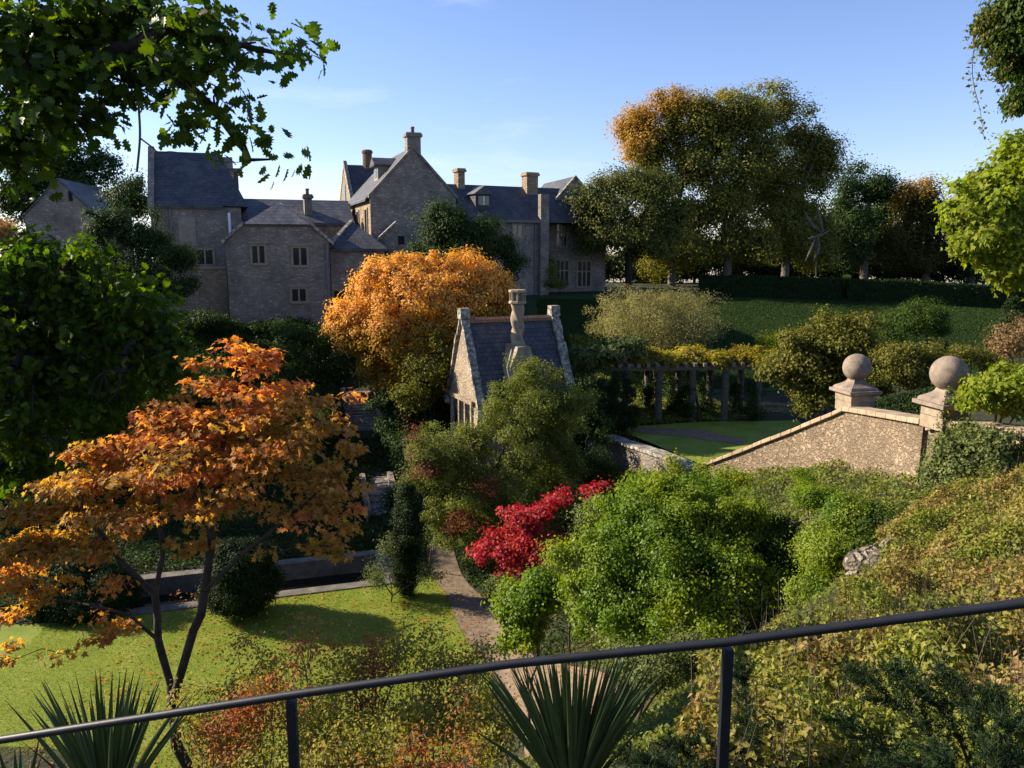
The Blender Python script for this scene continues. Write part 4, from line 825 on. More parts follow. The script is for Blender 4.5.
for i, (px, lab) in enumerate(((585,'low bush beyond the bank at the right corner of the manor'),(618,'low bush behind the round-headed tree trunk'),(650,'low bush below the golden lime'),(695,'low bush between the first lime trunks'),(735,'low bush below the central lime'),(772,'low bush under the right-hand lime'),(805,'low bush just left of the pale winged figure'),(838,'low bush just right of the pale winged figure'),(868,'low bush at the foot of the dark narrow tree'),(900,'low bush left of the orange-topped tree trunk'),(930,'low bush right of the orange-topped tree trunk'),(962,'low bush below the bright overhanging foliage'),(995,'low bush beyond the hedge near the right edge'),(1025,'low bush beyond the hedge at the very right edge'))):
    park_tree('woodland_bush', lab, px, 94 + (i*7) % 9, 255, [(px, 270, 96, 26, 12, 2.4), (px+10, 258, 96, 18, 12, 2), (px-10, 262, 97, 18, 12, 2)], 'dark' if i % 3 else 'treeg', 70, 100, .8, .3, group='bushes under the trees beyond the hedge', tr=.12)
# trees on the far left
park_tree('cedar_tree', 'large dark tree behind the stone barn under the oak branches', 70, 78, 105, [(35,150,78,45,34,4),(85,165,78,40,26,3.6),(20,200,78,36,40,3.6),(95,190,78,28,20,3),(60,195,80,30,26,3)], 'dark', 260, 100, .8, .28, group=None, tr=.5, bm='barkd')
park_tree('dark_tree', 'small dark tree against the left edge of the tall slate-roofed block', 133, 68, 170, [(135,190,68,14,16,1.6),(125,205,68,20,16,2),(145,205,68,12,16,1.4)], 'dark', 90, 90, .5, .2, group=None, tr=.2)
park_tree('pine_tree', 'spreading dark evergreen in front of the tall left block of the manor', 150, 47, 208, [(118,222,47,32,16,1.8),(95,235,47,24,14,1.6),(150,245,47,34,18,2),(165,270,47,34,22,2.2),(120,255,47,34,20,2),(145,295,47,34,20,2),(180,285,47,22,16,1.4),(150,218,47,18,10,1.2)], 'dark', 260, 130, .38, .13, group=None, tr=.25, bm='barkd', fork=.3)
park_tree('evergreen_tree', 'dark rounded evergreen against the big stone gable of the manor', 470, 54, 195, [(450,222,54,34,30,2.4),(490,245,54,34,28,2.4),(440,250,54,28,26,2.2),(510,262,54,18,22,1.6),(470,262,54,40,26,2.4)], 'dark', 280, 140, .5, .16, group=None, tr=.3, bm='barkd', fork=.15, shell=.6)
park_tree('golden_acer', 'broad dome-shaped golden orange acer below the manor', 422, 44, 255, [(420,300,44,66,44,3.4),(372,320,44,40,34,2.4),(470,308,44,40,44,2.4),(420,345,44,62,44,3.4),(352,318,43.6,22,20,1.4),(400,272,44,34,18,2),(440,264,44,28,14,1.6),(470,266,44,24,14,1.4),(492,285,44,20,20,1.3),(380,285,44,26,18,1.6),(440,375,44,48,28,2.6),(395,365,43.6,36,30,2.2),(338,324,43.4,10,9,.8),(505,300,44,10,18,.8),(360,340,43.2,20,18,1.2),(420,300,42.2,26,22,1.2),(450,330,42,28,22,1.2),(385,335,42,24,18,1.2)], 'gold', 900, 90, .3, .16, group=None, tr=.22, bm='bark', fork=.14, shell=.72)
park_tree('added_bank_tree', 'tall dark tree added behind the oak foliage to shade the left bank', 70, 40, 250, [(60,290,40,44,40,2.6),(95,330,40,40,40,2.4),(30,330,40,40,40,2.4),(70,380,40,50,40,2.8)], 'dark', 260, 90, .5, .2, group=None, tr=.3, bm='barkd', fork=.25)  # unseen tree, added to throw shade over the bank and pool
park_tree('added_bank_tree', 'dark tree added past the left edge behind the oak to shade the lower bank', -60, 36, 230, [(-50,300,36,60,60,3),(-20,360,36,50,50,2.6),(-100,330,36,60,60,3)], 'dark', 240, 80, .6, .24, group=None, tr=.3, bm='barkd', fork=.25)  # second unseen tree, added for its shade on the bank
# ---------- mid-ground shrubs
def shrub(name, label, px, Y, lobes, lm, ncl, per, cr, size, templ='kite', bm='bark', cat='shrub', group=None, shell=.5, fork=.25, r0=.006, tr=None, parts=('stem', 'foliage'), jump=.8, stems=3, **kw):
    b = np.array(grd(px, Y)); Ls = [lobe(*l) for l in lobes]; top = max(l[2] for l in Ls); c = np.mean([l[:3] for l in Ls], 0)
    hh = max(top - b[2], .4); seeds = [[b, b + (c-b)*fork]]
    for l in random.sample(Ls, min(stems, len(Ls))): seeds.append([b + (c-b)*fork, np.array(l[:3])*.7 + (b+(c-b)*fork)*.3])
    return plant(name, label, cat, seeds, Ls, ncl, per, cr, size, templ, LM[lm], M[bm], r0=r0, shell=shell, group=group, parts=parts, jump=jump, trunk_r=tr, **kw)
shrub('silver_shrub', 'large rounded silvery shrub behind the vine pergola', 655, 47, [(650,325,47,60,32,3),(665,310,46.5,44,26,2.6),(690,318,47,36,26,2.2),(620,322,47,34,26,2),(660,300,47,40,16,2),(700,340,47,26,18,1.6),(600,335,47,18,16,1.2)], 'silver', 360, 120, .42, .12, templ='narrow')
shrub('climbing_hydrangea', 'pale-leaved climber heaped on the left end of the pergola', 592, 41, [(590,358,41,20,16,1.2),(610,350,41,22,12,1.2),(585,375,41,12,14,.9),(630,345,41,22,10,1),(605,385,41,10,10,.8)], 'ivy', 120, 110, .22, .13, templ='fat')
shrub('dark_shrub', 'shaded dark shrub under the left end of the pergola', 596, 40.5, [(592,400,40.5,18,20,1.2),(600,415,40.5,22,16,1.2)], 'dark', 60, 90, .25, .12)
shrub('conical_yew', 'dark clipped yew cone beside the left pergola pillars', 620, 39.3, [(620,398,39.3,16,24,.85),(620,415,39.3,19,18,.95),(620,385,39.3,10,16,.5)], 'yew', 120, 160, .14, .07, cat='topiary', shell=.7)
shrub('yellow_shrub', 'tall yellow-green shrub between the pergola and the farther ball-topped pier', 825, 33, [(830,340,33,44,28,1.9),(800,362,33,34,28,1.5),(855,335,33,26,22,1.3),(790,345,33,16,14,.8),(810,390,33,36,20,1.5),(850,380,33,40,30,1.7),(775,372,33,14,12,.7),(880,360,33,24,26,1.4)], 'olive', 380, 110, .28, .11, templ='fat', tr=.09)
shrub('small_round_shrub', 'small bright rounded bush peeping over the pergola roof', 766, 45, [(768,342,45,12,10,.7),(760,350,45,10,8,.6)], 'yg', 40, 80, .2, .11)
shrub('rounded_shrub', 'dark rounded bush with sunlit top on the bank behind the gate piers', 915, 44, [(915,322,44,36,16,2),(890,330,44,18,14,1.2),(935,325,44,22,15,1.4),(918,308,44,26,10,1.4)], 'hedge', 170, 130, .32, .1)
shrub('long_shrub', 'low spreading ochre-tipped hedge-like shrub behind the two stone balls', 925, 31, [(885,365,31,26,22,1.3),(920,352,31,30,12,1.3),(955,352,31,24,10,1.2),(985,360,31,28,12,1.3),(930,375,31,44,20,1.6),(1010,350,31,22,14,1)], 'olive', 260, 110, .24, .1)
shrub('dusky_shrub', 'dusky brown-pink shrub at the right edge behind the bright green bush', 1015, 27, [(1012,340,27,16,18,.7),(1024,325,27,12,12,.5)], 'dusky', 50, 60, .2, .09)
for i, (px, py, Y, rx, ry, lab) in enumerate(((924,350,40,8,12,'small dark clipped yew dome on the bank, left of a pair'), (943,352,40,9,11,'small dark clipped yew dome on the bank, right of a pair'), (1012,322,38,9,26,'dark clipped yew column at the right beneath the hanging foliage'), (993,350,36,10,12,'dark clipped yew dome at the foot of the yew column'), (868,338,50,6,16,'small dark conifer spire left of the sunlit rounded bush'))):
    shrub('clipped_yew', lab, px, Y, [(px,py,Y,rx,ry,rx*Y/FPX)], 'yew', 60, 110, .12, .07, cat='topiary', group='clipped yews on the bank', shell=.7)
# climbing vine on the pergola
shrub('pergola_vine', 'yellowing grape vine spread over the pergola roof', 700, 41.7, [(x, 357 + (i % 2)*1.5, 42.6, 18, 4.5, 1.6) for i, x in enumerate(range(628, 775, 14))] + [(645,352,43,14,5,1),(690,350,43,16,5,1),(745,352,43,18,5,1)], 'vine', 340, 80, .2, .12, templ='fat', cat='vine', stems=2, tr=.09, parts=('stem', 'foliage'))
for i, (px, Y, hh) in enumerate(((648,44.2,45),(672,44.4,50),(735,44.2,48),(752,42,40),(705,44.6,45),(683,41.9,30))):
    shrub('climbing_shrub', ['dark climber on the left rear pergola pillar', 'dark climber on the second rear pergola pillar', 'dark climber on the right rear pergola pillar', 'dark climber on the right front pergola pillar', 'dark climber on the middle rear pergola pillar', 'sparse climber on the left middle front pillar'][i], px, Y, [(px, 395, Y, 8, hh*.5, .5), (px+2, 410, Y, 11, 10, .6)], 'dark', 40, 60, .2, .11, cat='climber', group='climbers on the pergola pillars')
shrub('low_border_plants', 'low dark border planting along the foot of the pergola', 690, 43.6, [(x, 421, 43.6, 16, 6, .7) for x in range(620, 780, 16)], 'dark', 140, 60, .18, .11, cat='border plants')
# ---------- left bank shrubs (shade)
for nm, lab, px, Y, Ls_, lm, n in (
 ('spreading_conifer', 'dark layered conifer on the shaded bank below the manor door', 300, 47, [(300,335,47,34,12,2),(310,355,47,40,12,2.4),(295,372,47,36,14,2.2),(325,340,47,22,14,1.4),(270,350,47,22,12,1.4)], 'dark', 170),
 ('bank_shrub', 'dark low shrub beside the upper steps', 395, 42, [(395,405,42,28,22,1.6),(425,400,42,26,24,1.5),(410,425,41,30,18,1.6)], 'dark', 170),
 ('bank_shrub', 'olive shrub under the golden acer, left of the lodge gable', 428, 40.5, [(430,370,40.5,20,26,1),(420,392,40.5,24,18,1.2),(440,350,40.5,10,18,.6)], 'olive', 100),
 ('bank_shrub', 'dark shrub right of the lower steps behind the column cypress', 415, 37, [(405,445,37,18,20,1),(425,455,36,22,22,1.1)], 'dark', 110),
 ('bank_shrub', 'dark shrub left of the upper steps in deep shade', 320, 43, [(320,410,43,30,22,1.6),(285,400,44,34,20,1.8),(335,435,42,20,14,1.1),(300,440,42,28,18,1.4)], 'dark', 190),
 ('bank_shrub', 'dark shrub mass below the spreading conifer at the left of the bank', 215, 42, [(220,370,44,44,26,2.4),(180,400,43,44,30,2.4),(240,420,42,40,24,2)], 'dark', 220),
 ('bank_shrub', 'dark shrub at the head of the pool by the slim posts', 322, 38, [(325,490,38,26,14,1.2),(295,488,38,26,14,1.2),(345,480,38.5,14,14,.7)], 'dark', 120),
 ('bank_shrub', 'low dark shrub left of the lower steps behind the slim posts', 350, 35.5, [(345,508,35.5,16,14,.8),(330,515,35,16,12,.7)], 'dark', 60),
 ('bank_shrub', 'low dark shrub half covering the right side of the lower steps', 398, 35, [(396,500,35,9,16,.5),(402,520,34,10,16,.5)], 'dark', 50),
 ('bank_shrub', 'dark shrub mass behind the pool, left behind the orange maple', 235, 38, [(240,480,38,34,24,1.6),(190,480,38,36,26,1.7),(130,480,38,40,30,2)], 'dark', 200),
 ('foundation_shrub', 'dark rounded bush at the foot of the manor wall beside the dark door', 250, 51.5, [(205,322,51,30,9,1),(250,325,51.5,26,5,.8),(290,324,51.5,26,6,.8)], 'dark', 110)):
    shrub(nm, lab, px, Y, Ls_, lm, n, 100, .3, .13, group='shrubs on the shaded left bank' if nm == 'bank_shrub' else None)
shrub('wall_shrub', 'shaded shrub trained against the right wing beside its tall windows', 545, 71, [(545,270,71,14,16,1.2),(552,282,71,16,8,1.2)], 'mixed', 60, 80, .4, .18)
shrub('feathery_grass', 'tan feathery tall grass clump at the far left edge', 5, 40, [(2,234,40,16,10,1.0),(-16,234,40,22,16,1.2)], 'tan', 90, 120, .25, .2, templ='narrow', cat='tall grass')
# ---------- centre: mixed shrub in front of the lodge
shrub('mixed_shrub', 'very large olive-green mixed shrub in front of the garden lodge', 490, 30, [(520,425,31,44,40,2.2),(540,385,32,28,30,1.3),(560,410,31.5,26,34,1.3),(450,460,30,44,44,1.9),(500,490,30,54,44,2.2),(545,440,32,38,44,1.9),(470,445,31,30,20,1.3),(525,380,32,30,22,1.2),(430,480,30,26,40,1.1),(555,490,31,34,40,1.6),(490,540,29,46,36,1.8),(535,530,30,36,32,1.6),(450,520,29,30,40,1.2),(505,395,32,22,20,1)], 'mixed', 1500, 130, .22, .08, tr=.1, jump=.8)
shrub('plum_shrub', 'sparse plum-red twigs growing through the left of the big olive shrub', 425, 28.6, [(412,445,28.4,12,24,.5),(425,470,28.2,16,16,.6),(465,520,27.8,22,12,.6),(490,490,27.8,16,18,.6),(410,430,28.8,9,12,.4)], 'plum', 70, 50, .22, .08)
shrub('dark_shrub', 'deep-shaded shrub between the lodge and the low terrace wall', 590, 34.5, [(590,425,36,22,34,1.5),(585,395,36.5,16,26,1.2),(580,475,34,30,30,1.5),(600,465,33.6,22,22,1.2),(560,450,34.5,24,30,1.3)], 'dark', 260, 110, .28, .1)
shrub('column_cypress', 'narrow upright dark cypress column beside the gravel path', 405, 26.5, [(407,505,26.5,11,24,.38),(407,535,26.5,14,34,.48),(406,570,26.5,13,28,.44)], 'yew', 240, 220, .13, .055, cat='cypress', shell=.7)
shrub('thin_shrub', 'thin pale-twigged bush at the foot of the column cypress', 385, 26, [(378,575,26,16,18,.5),(385,550,26,10,24,.4),(430,572,26,18,16,.5)], 'ivy', 90, 35, .2, .06)
for px, Y, Ls_, lab in ((243, 25, [(243,585,25,37,28,1.2),(240,560,25,32,22,1.05),(225,592,25,22,20,.7)], 'dark clipped yew dome standing on the lawn before the pool'), (66, 25.5, [(92,590,25.5,48,34,1.5),(58,585,25.5,40,34,1.3)], 'dark clipped yew dome on the lawn hidden behind the orange maple')):
    shrub('yew_dome', lab, px, Y, Ls_, 'yew', 420, 200, .16, .06, cat='topiary', group='yew domes on the lawn', shell=.75)
shrub('red_shrub', 'vivid crimson-leaved shrub cascading beside the path', 540, 21, [(585,492,21.6,20,12,.6),(560,500,21.4,24,14,.7),(530,520,21.2,34,16,.9),(505,545,21,34,18,.9),(545,548,21,28,20,.8),(480,555,20.8,20,12,.6),(520,565,20.8,24,14,.7),(600,488,21.6,12,10,.4)], 'red', 250, 48, .17, .075, templ='maple', stems=4, flat=.5)
shrub('grey_leaved_shrub', 'small grey-green bush under the crimson shrub', 575, 20.2, [(585,520,20.4,18,18,.6),(600,505,20.6,12,14,.5),(560,560,20,18,14,.6),(500,585,20.3,14,14,.5)], 'ivy', 90, 90, .16, .06)
# ---------- big bright green shrub, centre right
shrub('bright_green_shrub', 'huge bright green leafy shrub filling the centre right in full sun', 650, 15, [(650,520,16,60,44,1.3),(700,496,16.5,50,22,1.1),(620,560,15.5,52,44,1.1),(690,570,15,64,50,1.3),(590,600,15.5,40,34,.9),(640,620,14.5,50,36,1.0),(750,524,16,50,32,1.1),(740,580,15,48,50,1.1),(700,630,14.2,50,34,1),(660,485,16.4,26,18,.6),(765,600,14.6,34,40,.8),(570,560,16,22,26,.5)], 'bright', 1300, 110, .16, .07, templ='kite', tr=.07, jump=.5, droop=.8)
shrub('bright_green_shrub', 'low rounded bright green bush at the edge of the gravel path', 530, 17, [(525,605,17,36,26,.8),(545,590,17,28,22,.6),(520,630,16.8,30,18,.6)], 'bright', 210, 110, .15, .07, templ='fat')
shrub('tall_green_shrub', 'light green shrub tumbling down from the foot of the sunlit wall', 845, 14, [(850,520,15,24,30,.7),(820,500,16.5,26,16,.7),(830,560,14,30,34,.7),(815,595,13.3,26,22,.6),(868,512,16,20,14,.6),(800,478,18,14,8,.4)], 'bright', 520, 110, .13, .05, templ='kite')
shrub('dark_glossy_shrub', 'dark bush on the slope between the bright shrub and the tumbling green one', 880, 13.4, [(885,530,14.5,28,24,.7),(905,518,15.5,30,14,.7),(925,508,16,20,12,.6),(870,560,13.5,22,24,.5),(780,560,15.6,26,46,.7)], 'hedge', 260, 100, .15, .06)
shrub('wall_climber', 'grey-green climber smothering the wall right of the nearer ball-topped pier', 965, 15.6, [(970,455,15.8,30,24,.5),(985,440,15.6,26,16,.5),(950,475,15.6,26,20,.5),(1000,468,15.2,22,22,.4),(965,430,16.4,16,8,.3)], 'ivy', 240, 90, .14, .06, templ='ivy', cat='climber')
p_ = W(944,460,17.4)
shrub('pier_ivy', 'thin ivy creeping up the nearer ball-topped pier', 946, 17.5, [(944,415,17.55,8,16,.08),(950,398,17.5,8,12,.1),(965,400,17.4,8,14,.2),(940,450,17.45,10,22,.12)], 'ivy', 60, 22, .08, .05, templ='ivy', cat='ivy')
shrub('lime_green_bush', 'bright lime-green bush behind the wall to the right of the nearer ball', 995, 16.8, [(990,388,16.8,22,20,.55),(1008,395,16.8,26,22,.6),(1000,375,17,18,14,.4),(1030,390,16.6,22,26,.5),(985,402,16.6,18,14,.4)], 'yg', 190, 70, .13, .095, templ='ivy')
shrub('small_leafy_shrub', 'small glossy bush in shadow below the bright green shrub at the slope edge', 640, 11.2, [(655,668,11.5,30,24,.45),(625,655,12,24,20,.4),(690,655,12,30,20,.5)], 'ivy', 200, 70, .12, .05, templ='kite')
shrub('wall_top_sprigs', 'fresh green sprigs rising in front of the ramped wall', 700, 19.5, [(700,470,19.8,8,14,.2),(676,468,19.5,10,16,.3),(730,478,19,20,10,.5),(650,478,19,14,12,.4)], 'yg', 90, 40, .14, .07, templ='kite')
# ---------- hedges
def hedge(label, a, b, wd, ht, n, lm='yew', sz=.09, group=None):
    a = np.array(a, float); b = np.array(b, float); o = empty('clipped_hedge', (a[0], a[1], h1(a[0], a[1]))); tag(o, label, 'hedge', group)
    m = MB(); L_ = np.linalg.norm(b-a); u = (b-a)/L_; v = np.array([-u[1], u[0]]); k = max(2, int(L_/1.0))
    xs_ = [a + (b-a)*i/k for i in range(k+1)]; zs_ = H(np.array([p[0] for p in xs_]), np.array([p[1] for p in xs_]))
    V = []
    for p, z in zip(xs_, zs_):
        for s_, zz in ((-1,-.3),(-1,ht-.06),(1,ht-.06),(1,-.3)): q = p + v*s_*(wd/2-.06); V.append((q[0], q[1], z+zz))
    F = [(i*4+j, i*4+(j+1) % 4, (i+1)*4+(j+1) % 4, (i+1)*4+j) for i in range(k) for j in range(4)] + [(3,2,1,0), (k*4,k*4+1,k*4+2,k*4+3)]
    m.add(V, F); m.build('branches', LM[lm], o)
    t = rng.random(n); side = rng.choice(5, n, p=[.36,.2,.36,.04,.04]); lat = np.where(side == 0, -1, np.where(side == 2, 1, rng.random(n)*2-1)) * wd/2; up = np.where(side == 1, 1.0, rng.random(n)); t = np.where(side == 3, 0, np.where(side == 4, 1, t))
    p = a[None] + (b-a)[None]*t[:, None] + v[None]*(lat + rng.normal(0,.03,n))[:, None]; z = np.interp(t, np.linspace(0,1,k+1), zs_) + ht*up + rng.normal(0,.035,n)
    nr = np.where((side == 1)[:, None], np.array([0,0,1.]), np.concatenate([v[None]*np.sign(lat)[:, None], np.zeros((n,1))], 1)) + .5*rng.normal(size=(n,3))
    np_mesh('foliage', [leaf_arrays('kite', np.concatenate([p, z[:, None]], 1), sz*(.7+.6*rng.random(n)), nr)], LM[lm], o)
def fl(px, py, Y): q = W(px, py, Y); return (q[0], q[1])
hedge('long dark clipped hedge along the top of the bank, section left of the gap', fl(700,290,70), fl(841,290,67.5), 1.3, 1.75, 26000, sz=.16, group='clipped hedges along the top of the bank')  # near-black yew leaves also carry the shade on the hedge front
hedge('long dark clipped hedge along the top of the bank, section right of the gap', fl(848,290,67), fl(1090,290,63), 1.3, 1.75, 30000, sz=.16, group='clipped hedges along the top of the bank')
hedge('end of the yew hedge running back from the gap, leaves lightened as if sunlit', fl(845,290,68.6), fl(846,290,72), .5, 1.7, 3000, 'hedge', sz=.16)  # paler leaf material paints the sun onto this end
pa = W(885,400,24.5); 
hedge('low clipped hedge seen between the two ball-topped piers', fl(862,400,25.5), fl(962,400,23), 1.0, max(.6, W(905,394,24.3)[2]-h1(W(905,394,24.3)[0],24.3)), 16000, sz=.07)
# ---------- right-hand overhanging tree (trunk out of frame)
tb = np.array([12.5, 13.5, h1(12.5, 13.5)-.2])
plant('overhanging_lime', 'sunlit yellow-green tree leaning in from the right edge above the hedge', 'tree',
 [[tb, tb+np.array([-.3,0,3]), tb+np.array([-.8,-.1,5.6])], [tb+np.array([-.3,0,3]), P3(1070,250,13.4), P3(1015,225,13.3), P3(975,220,13.2)], [tb+np.array([-.8,-.1,5.6]), P3(1060,160,13.3), P3(1015,170,13.2)]],
 [lobe(*l) for l in [(985,215,13.2,34,28,.7),(1000,190,13.3,26,28,.6),(1020,165,13.3,18,30,.6),(962,205,13.1,16,16,.4),(1000,250,13.1,26,26,.6),(1020,235,13.4,30,50,.7),(995,275,13,12,24,.35),(972,240,13,16,16,.4),(1015,285,13.2,14,14,.4),(958,183,13.1,11,10,.3),(1060,220,13.4,40,60,.8)]],
 420, 60, .15, .085, 'ivy', LM['yg'], M['barkg'], r0=.007, jump=.7, trunk_r=.2, droop=1.2, upw=.5)
tb = np.array([10.5, 8.2, h1(10.5, 8.2)-.2])
plant('weeping_conifer', 'dark feathery conifer hanging in at the top right corner', 'tree',
 [[tb, tb+np.array([-.2,0,4]), tb+np.array([-.5,0,7.5])], [tb+np.array([-.2,0,6]), P3(1080,20,8.2), P3(1040,30,8.2)]],
 [lobe(*l) for l in [(1024,45,8.2,26,36,.4),(1012,20,8.2,24,22,.35),(1030,80,8.2,16,26,.3),(1060,40,8.2,40,60,.5),(1008,8,8.2,20,14,.3)]],
 420, 160, .07, .05, 'kite', LM['hedge'], M['bark'], r0=.005, jump=.5, trunk_r=.16, droop=1.8)
tw = empty('hanging_twigs', P3(1000,15,8.1)); tag(tw, 'wispy bare twigs with a few tiny leaves dangling at the top right', 'twigs')
m = MB(); tp = []
for pts in ([(1003,8),(985,22),(974,50),(973,80),(980,110),(984,138)], [(1002,20),(982,40),(976,42)], [(1010,60),(1000,75),(1006,96),(1012,120)], [(1005,50),(992,58),(988,80)], [(998,5),(980,18),(968,40)]):
    q = cat([np.array(P3(a, b, 8.1)) for a, b in pts], 6); m.tube(q, [.006*(1-.7*i/len(q)) for i in range(len(q))], 4); tp += q
m.build('stem', M['bark'], tw); tp = np.array(tp); tp = np.repeat(tp, 5, 0) + rng.normal(0, .035, (len(tp)*5, 3))
np_mesh('foliage', [leaf_arrays('kite', tp, .04*(.6+.8*rng.random(len(tp))), rng.normal(size=(len(tp),3)))], LM['olive'], tw)
# ---------- oak overhanging from the left
ob = np.array([-8.5, 7.0, h1(-8.5, 7.0)-.3])
oak_l = [(20,25,6.5,45,40,.5),(70,20,6.4,50,30,.5),(130,30,6.2,45,32,.45),(185,28,6,30,26,.35),(60,75,6.4,45,32,.5),(120,75,6.2,32,26,.4),(20,120,6.6,35,34,.5),(70,118,6.4,32,18,.4),(104,128,6.3,10,14,.2),(212,50,5.9,26,34,.3),(160,115,6.0,16,12,.22),(205,105,5.9,16,14,.2),(225,130,5.8,18,12,.2),(272,50,5.7,20,16,.25),(295,45,5.7,10,12,.15),(280,78,5.7,14,10,.15),(240,158,5.8,12,10,.15),(262,168,5.7,15,11,.18),(272,188,5.7,12,9,.14),(215,12,6,18,14,.25),(18,165,6.6,24,22,.4),(170,70,6.1,26,26,.35),(45,40,6.4,60,50,.6),(110,10,6.3,60,20,.5),(-30,60,6.8,40,60,.6),(215,35,5.9,26,22,.3),(238,60,5.9,20,20,.25),(258,40,5.8,16,14,.2),(288,62,5.7,18,18,.2),(300,50,5.7,9,8,.12),(230,85,5.9,22,16,.25),(205,120,5.9,14,12,.2),(188,135,5.9,12,8,.2),(250,150,5.8,12,10,.15),(268,160,5.7,12,8,.15),(280,178,5.7,8,9,.12),(264,192,5.7,9,6,.12),(150,90,6.1,22,18,.25),(90,100,6.3,24,16,.3),(195,75,6,24,20,.3),(10,150,6.6,24,20,.4)]
mass = [(40,268,10,44,26,.7),(100,285,10,52,30,.8),(60,330,10,70,46,1),(135,350,9.8,48,46,.8),(50,405,10,64,50,1),(115,420,9.6,40,42,.7),(20,470,9.8,44,40,.8),(170,360,9.6,26,30,.5),(90,255,10,30,16,.5),(60,300,10.2,50,30,.8),(80,370,10,66,54,.9),(20,380,10,40,60,.8),(150,310,9.9,30,24,.5),(30,250,10.4,30,14,.5),(175,395,9.7,16,20,.4)]
plant('oak_tree', 'big green oak arching in from the left with lobed leaves framing the manor', 'tree',
 [[ob, ob+np.array([.1,0,2.5]), ob+np.array([.4,0,6.2]), ob+np.array([1.2,0,9.2])],
  [ob+np.array([.4,0,6.2]), P3(-60,40,6.9), P3(30,60,6.6), P3(110,55,6.3), P3(170,70,6.1), P3(215,110,5.9), P3(250,160,5.8)],
  [P3(110,55,6.3), P3(170,30,6.0), P3(240,45,5.8), P3(285,55,5.7)],
  [ob+np.array([.1,0,2.5]), P3(-60,330,9.6), P3(20,310,10), P3(90,300,10), P3(150,340,9.8)],
  [P3(20,310,10), P3(40,400,10), P3(90,430,9.8)]],
 [lobe(*l) for l in oak_l + mass] + [(-10.6,12.2,12.6,2.0,1.8,1.7),(-9.2,11.8,13.2,1.3,1.2,1.0)],  # last two lobes: unseen boughs added to shade the lower mass
 1000, 27, .14, .1, 'oak', LM['oak'], M['barkd'], r0=.006, jump=.6, trunk_r=.32, droop=.5, shell=.35, wob=.09)
# a long hanging twig below the oak
m = MB(); q = cat([np.array(P3(a, b, 6.1)) for a, b in ((137,85),(139,110),(140,138),(137,172))], 6); m.tube(q, [.009]*len(q), 5); q = cat([np.array(P3(a, b, 6.1)) for a, b in ((140,138),(152,147),(160,153),(175,152),(225,162),(262,160))], 6); m.tube(q, [.007*(1-.7*i/len(q)) for i in range(len(q))], 5)
hw = m.build('hanging_twig', M['barkg']); tag(hw, 'long bare twig dangling from the oak in front of the slate-roofed block', 'twig')
# ---------- orange Japanese maple
mb_ = np.array(W(182,768,8.2)); mb_ = np.array([mb_[0]+.05, 8.2, h1(mb_[0], 8.2)-.2])
ml = [(232,352,8.4,24,15,.4),(262,362,8.3,18,12,.35),(200,362,8.5,14,10,.3),(225,385,8.4,40,14,.6),(275,395,8.3,36,13,.5),(180,408,8.5,36,13,.55),(240,415,8.4,56,14,.8),(305,405,8.4,30,12,.45),(342,400,8.4,16,11,.3),(330,425,8.4,36,14,.5),(150,432,8.5,40,13,.6),(110,452,8.5,40,13,.6),(200,440,8.3,60,14,.9),(280,440,8.4,60,14,.9),(345,452,8.3,30,13,.5),(90,480,8.4,50,14,.7),(165,470,8.4,60,14,.9),(250,468,8.3,60,14,.9),(325,480,8.4,44,13,.6),(60,510,8.5,44,14,.6),(130,505,8.3,54,12,.8),(215,498,8.4,60,11,.8),(300,508,8.3,54,12,.7),(340,530,8.3,26,12,.4),(320,548,8.3,20,7,.3),(40,545,8.3,46,16,.6),(100,540,8.4,40,10,.6),(25,580,8.3,36,18,.5),(70,575,8.2,26,9,.4),(20,615,8.2,34,11,.45),(95,612,8.1,28,7,.35),(115,632,8.1,26,8,.35),(20,645,8.2,28,10,.4),(60,645,8.1,30,8,.35),(200,625,8.1,20,6,.25),(250,535,8.2,30,7,.4),(5,680,8.2,16,10,.3),(180,545,8.2,40,10,.5),(290,560,8.2,24,7,.3),(350,555,8.3,14,8,.3),(30,500,8.4,34,12,.5),(350,500,8.3,26,12,.4),(10,550,8.3,20,14,.4),(120,580,8.2,30,8,.4)]
plant('orange_maple', 'slender multi-stemmed Japanese maple with glowing orange leaves in the left foreground', 'tree',
 [[mb_, W(176,745,8.2), W(172,705,8.2)], [W(172,705,8.2), W(158,640,8.25), W(155,595,8.3), W(162,540,8.3), W(158,490,8.4)], [W(172,705,8.2), W(188,650,8.2), W(205,590,8.2), W(210,520,8.3), W(222,450,8.4), W(235,390,8.4)],
  [W(205,590,8.2), W(240,555,8.1), W(285,520,8.3), W(330,480,8.4)], [W(155,595,8.3), W(120,560,8.4), W(90,520,8.4)], [W(158,640,8.25), W(130,615,8.2), W(90,605,8.2), W(40,600,8.3)], [W(210,520,8.3), W(180,470,8.5), W(150,440,8.5)]],
 [lobe(*l) for l in ml], 640, 24, .1, .064, 'maple', LM['maple'], M['bark'], r0=.003, jump=.45, trunk_r=.062, droop=.5, shell=.3, flat=.35, upw=1.0, wob=.07, k=7)
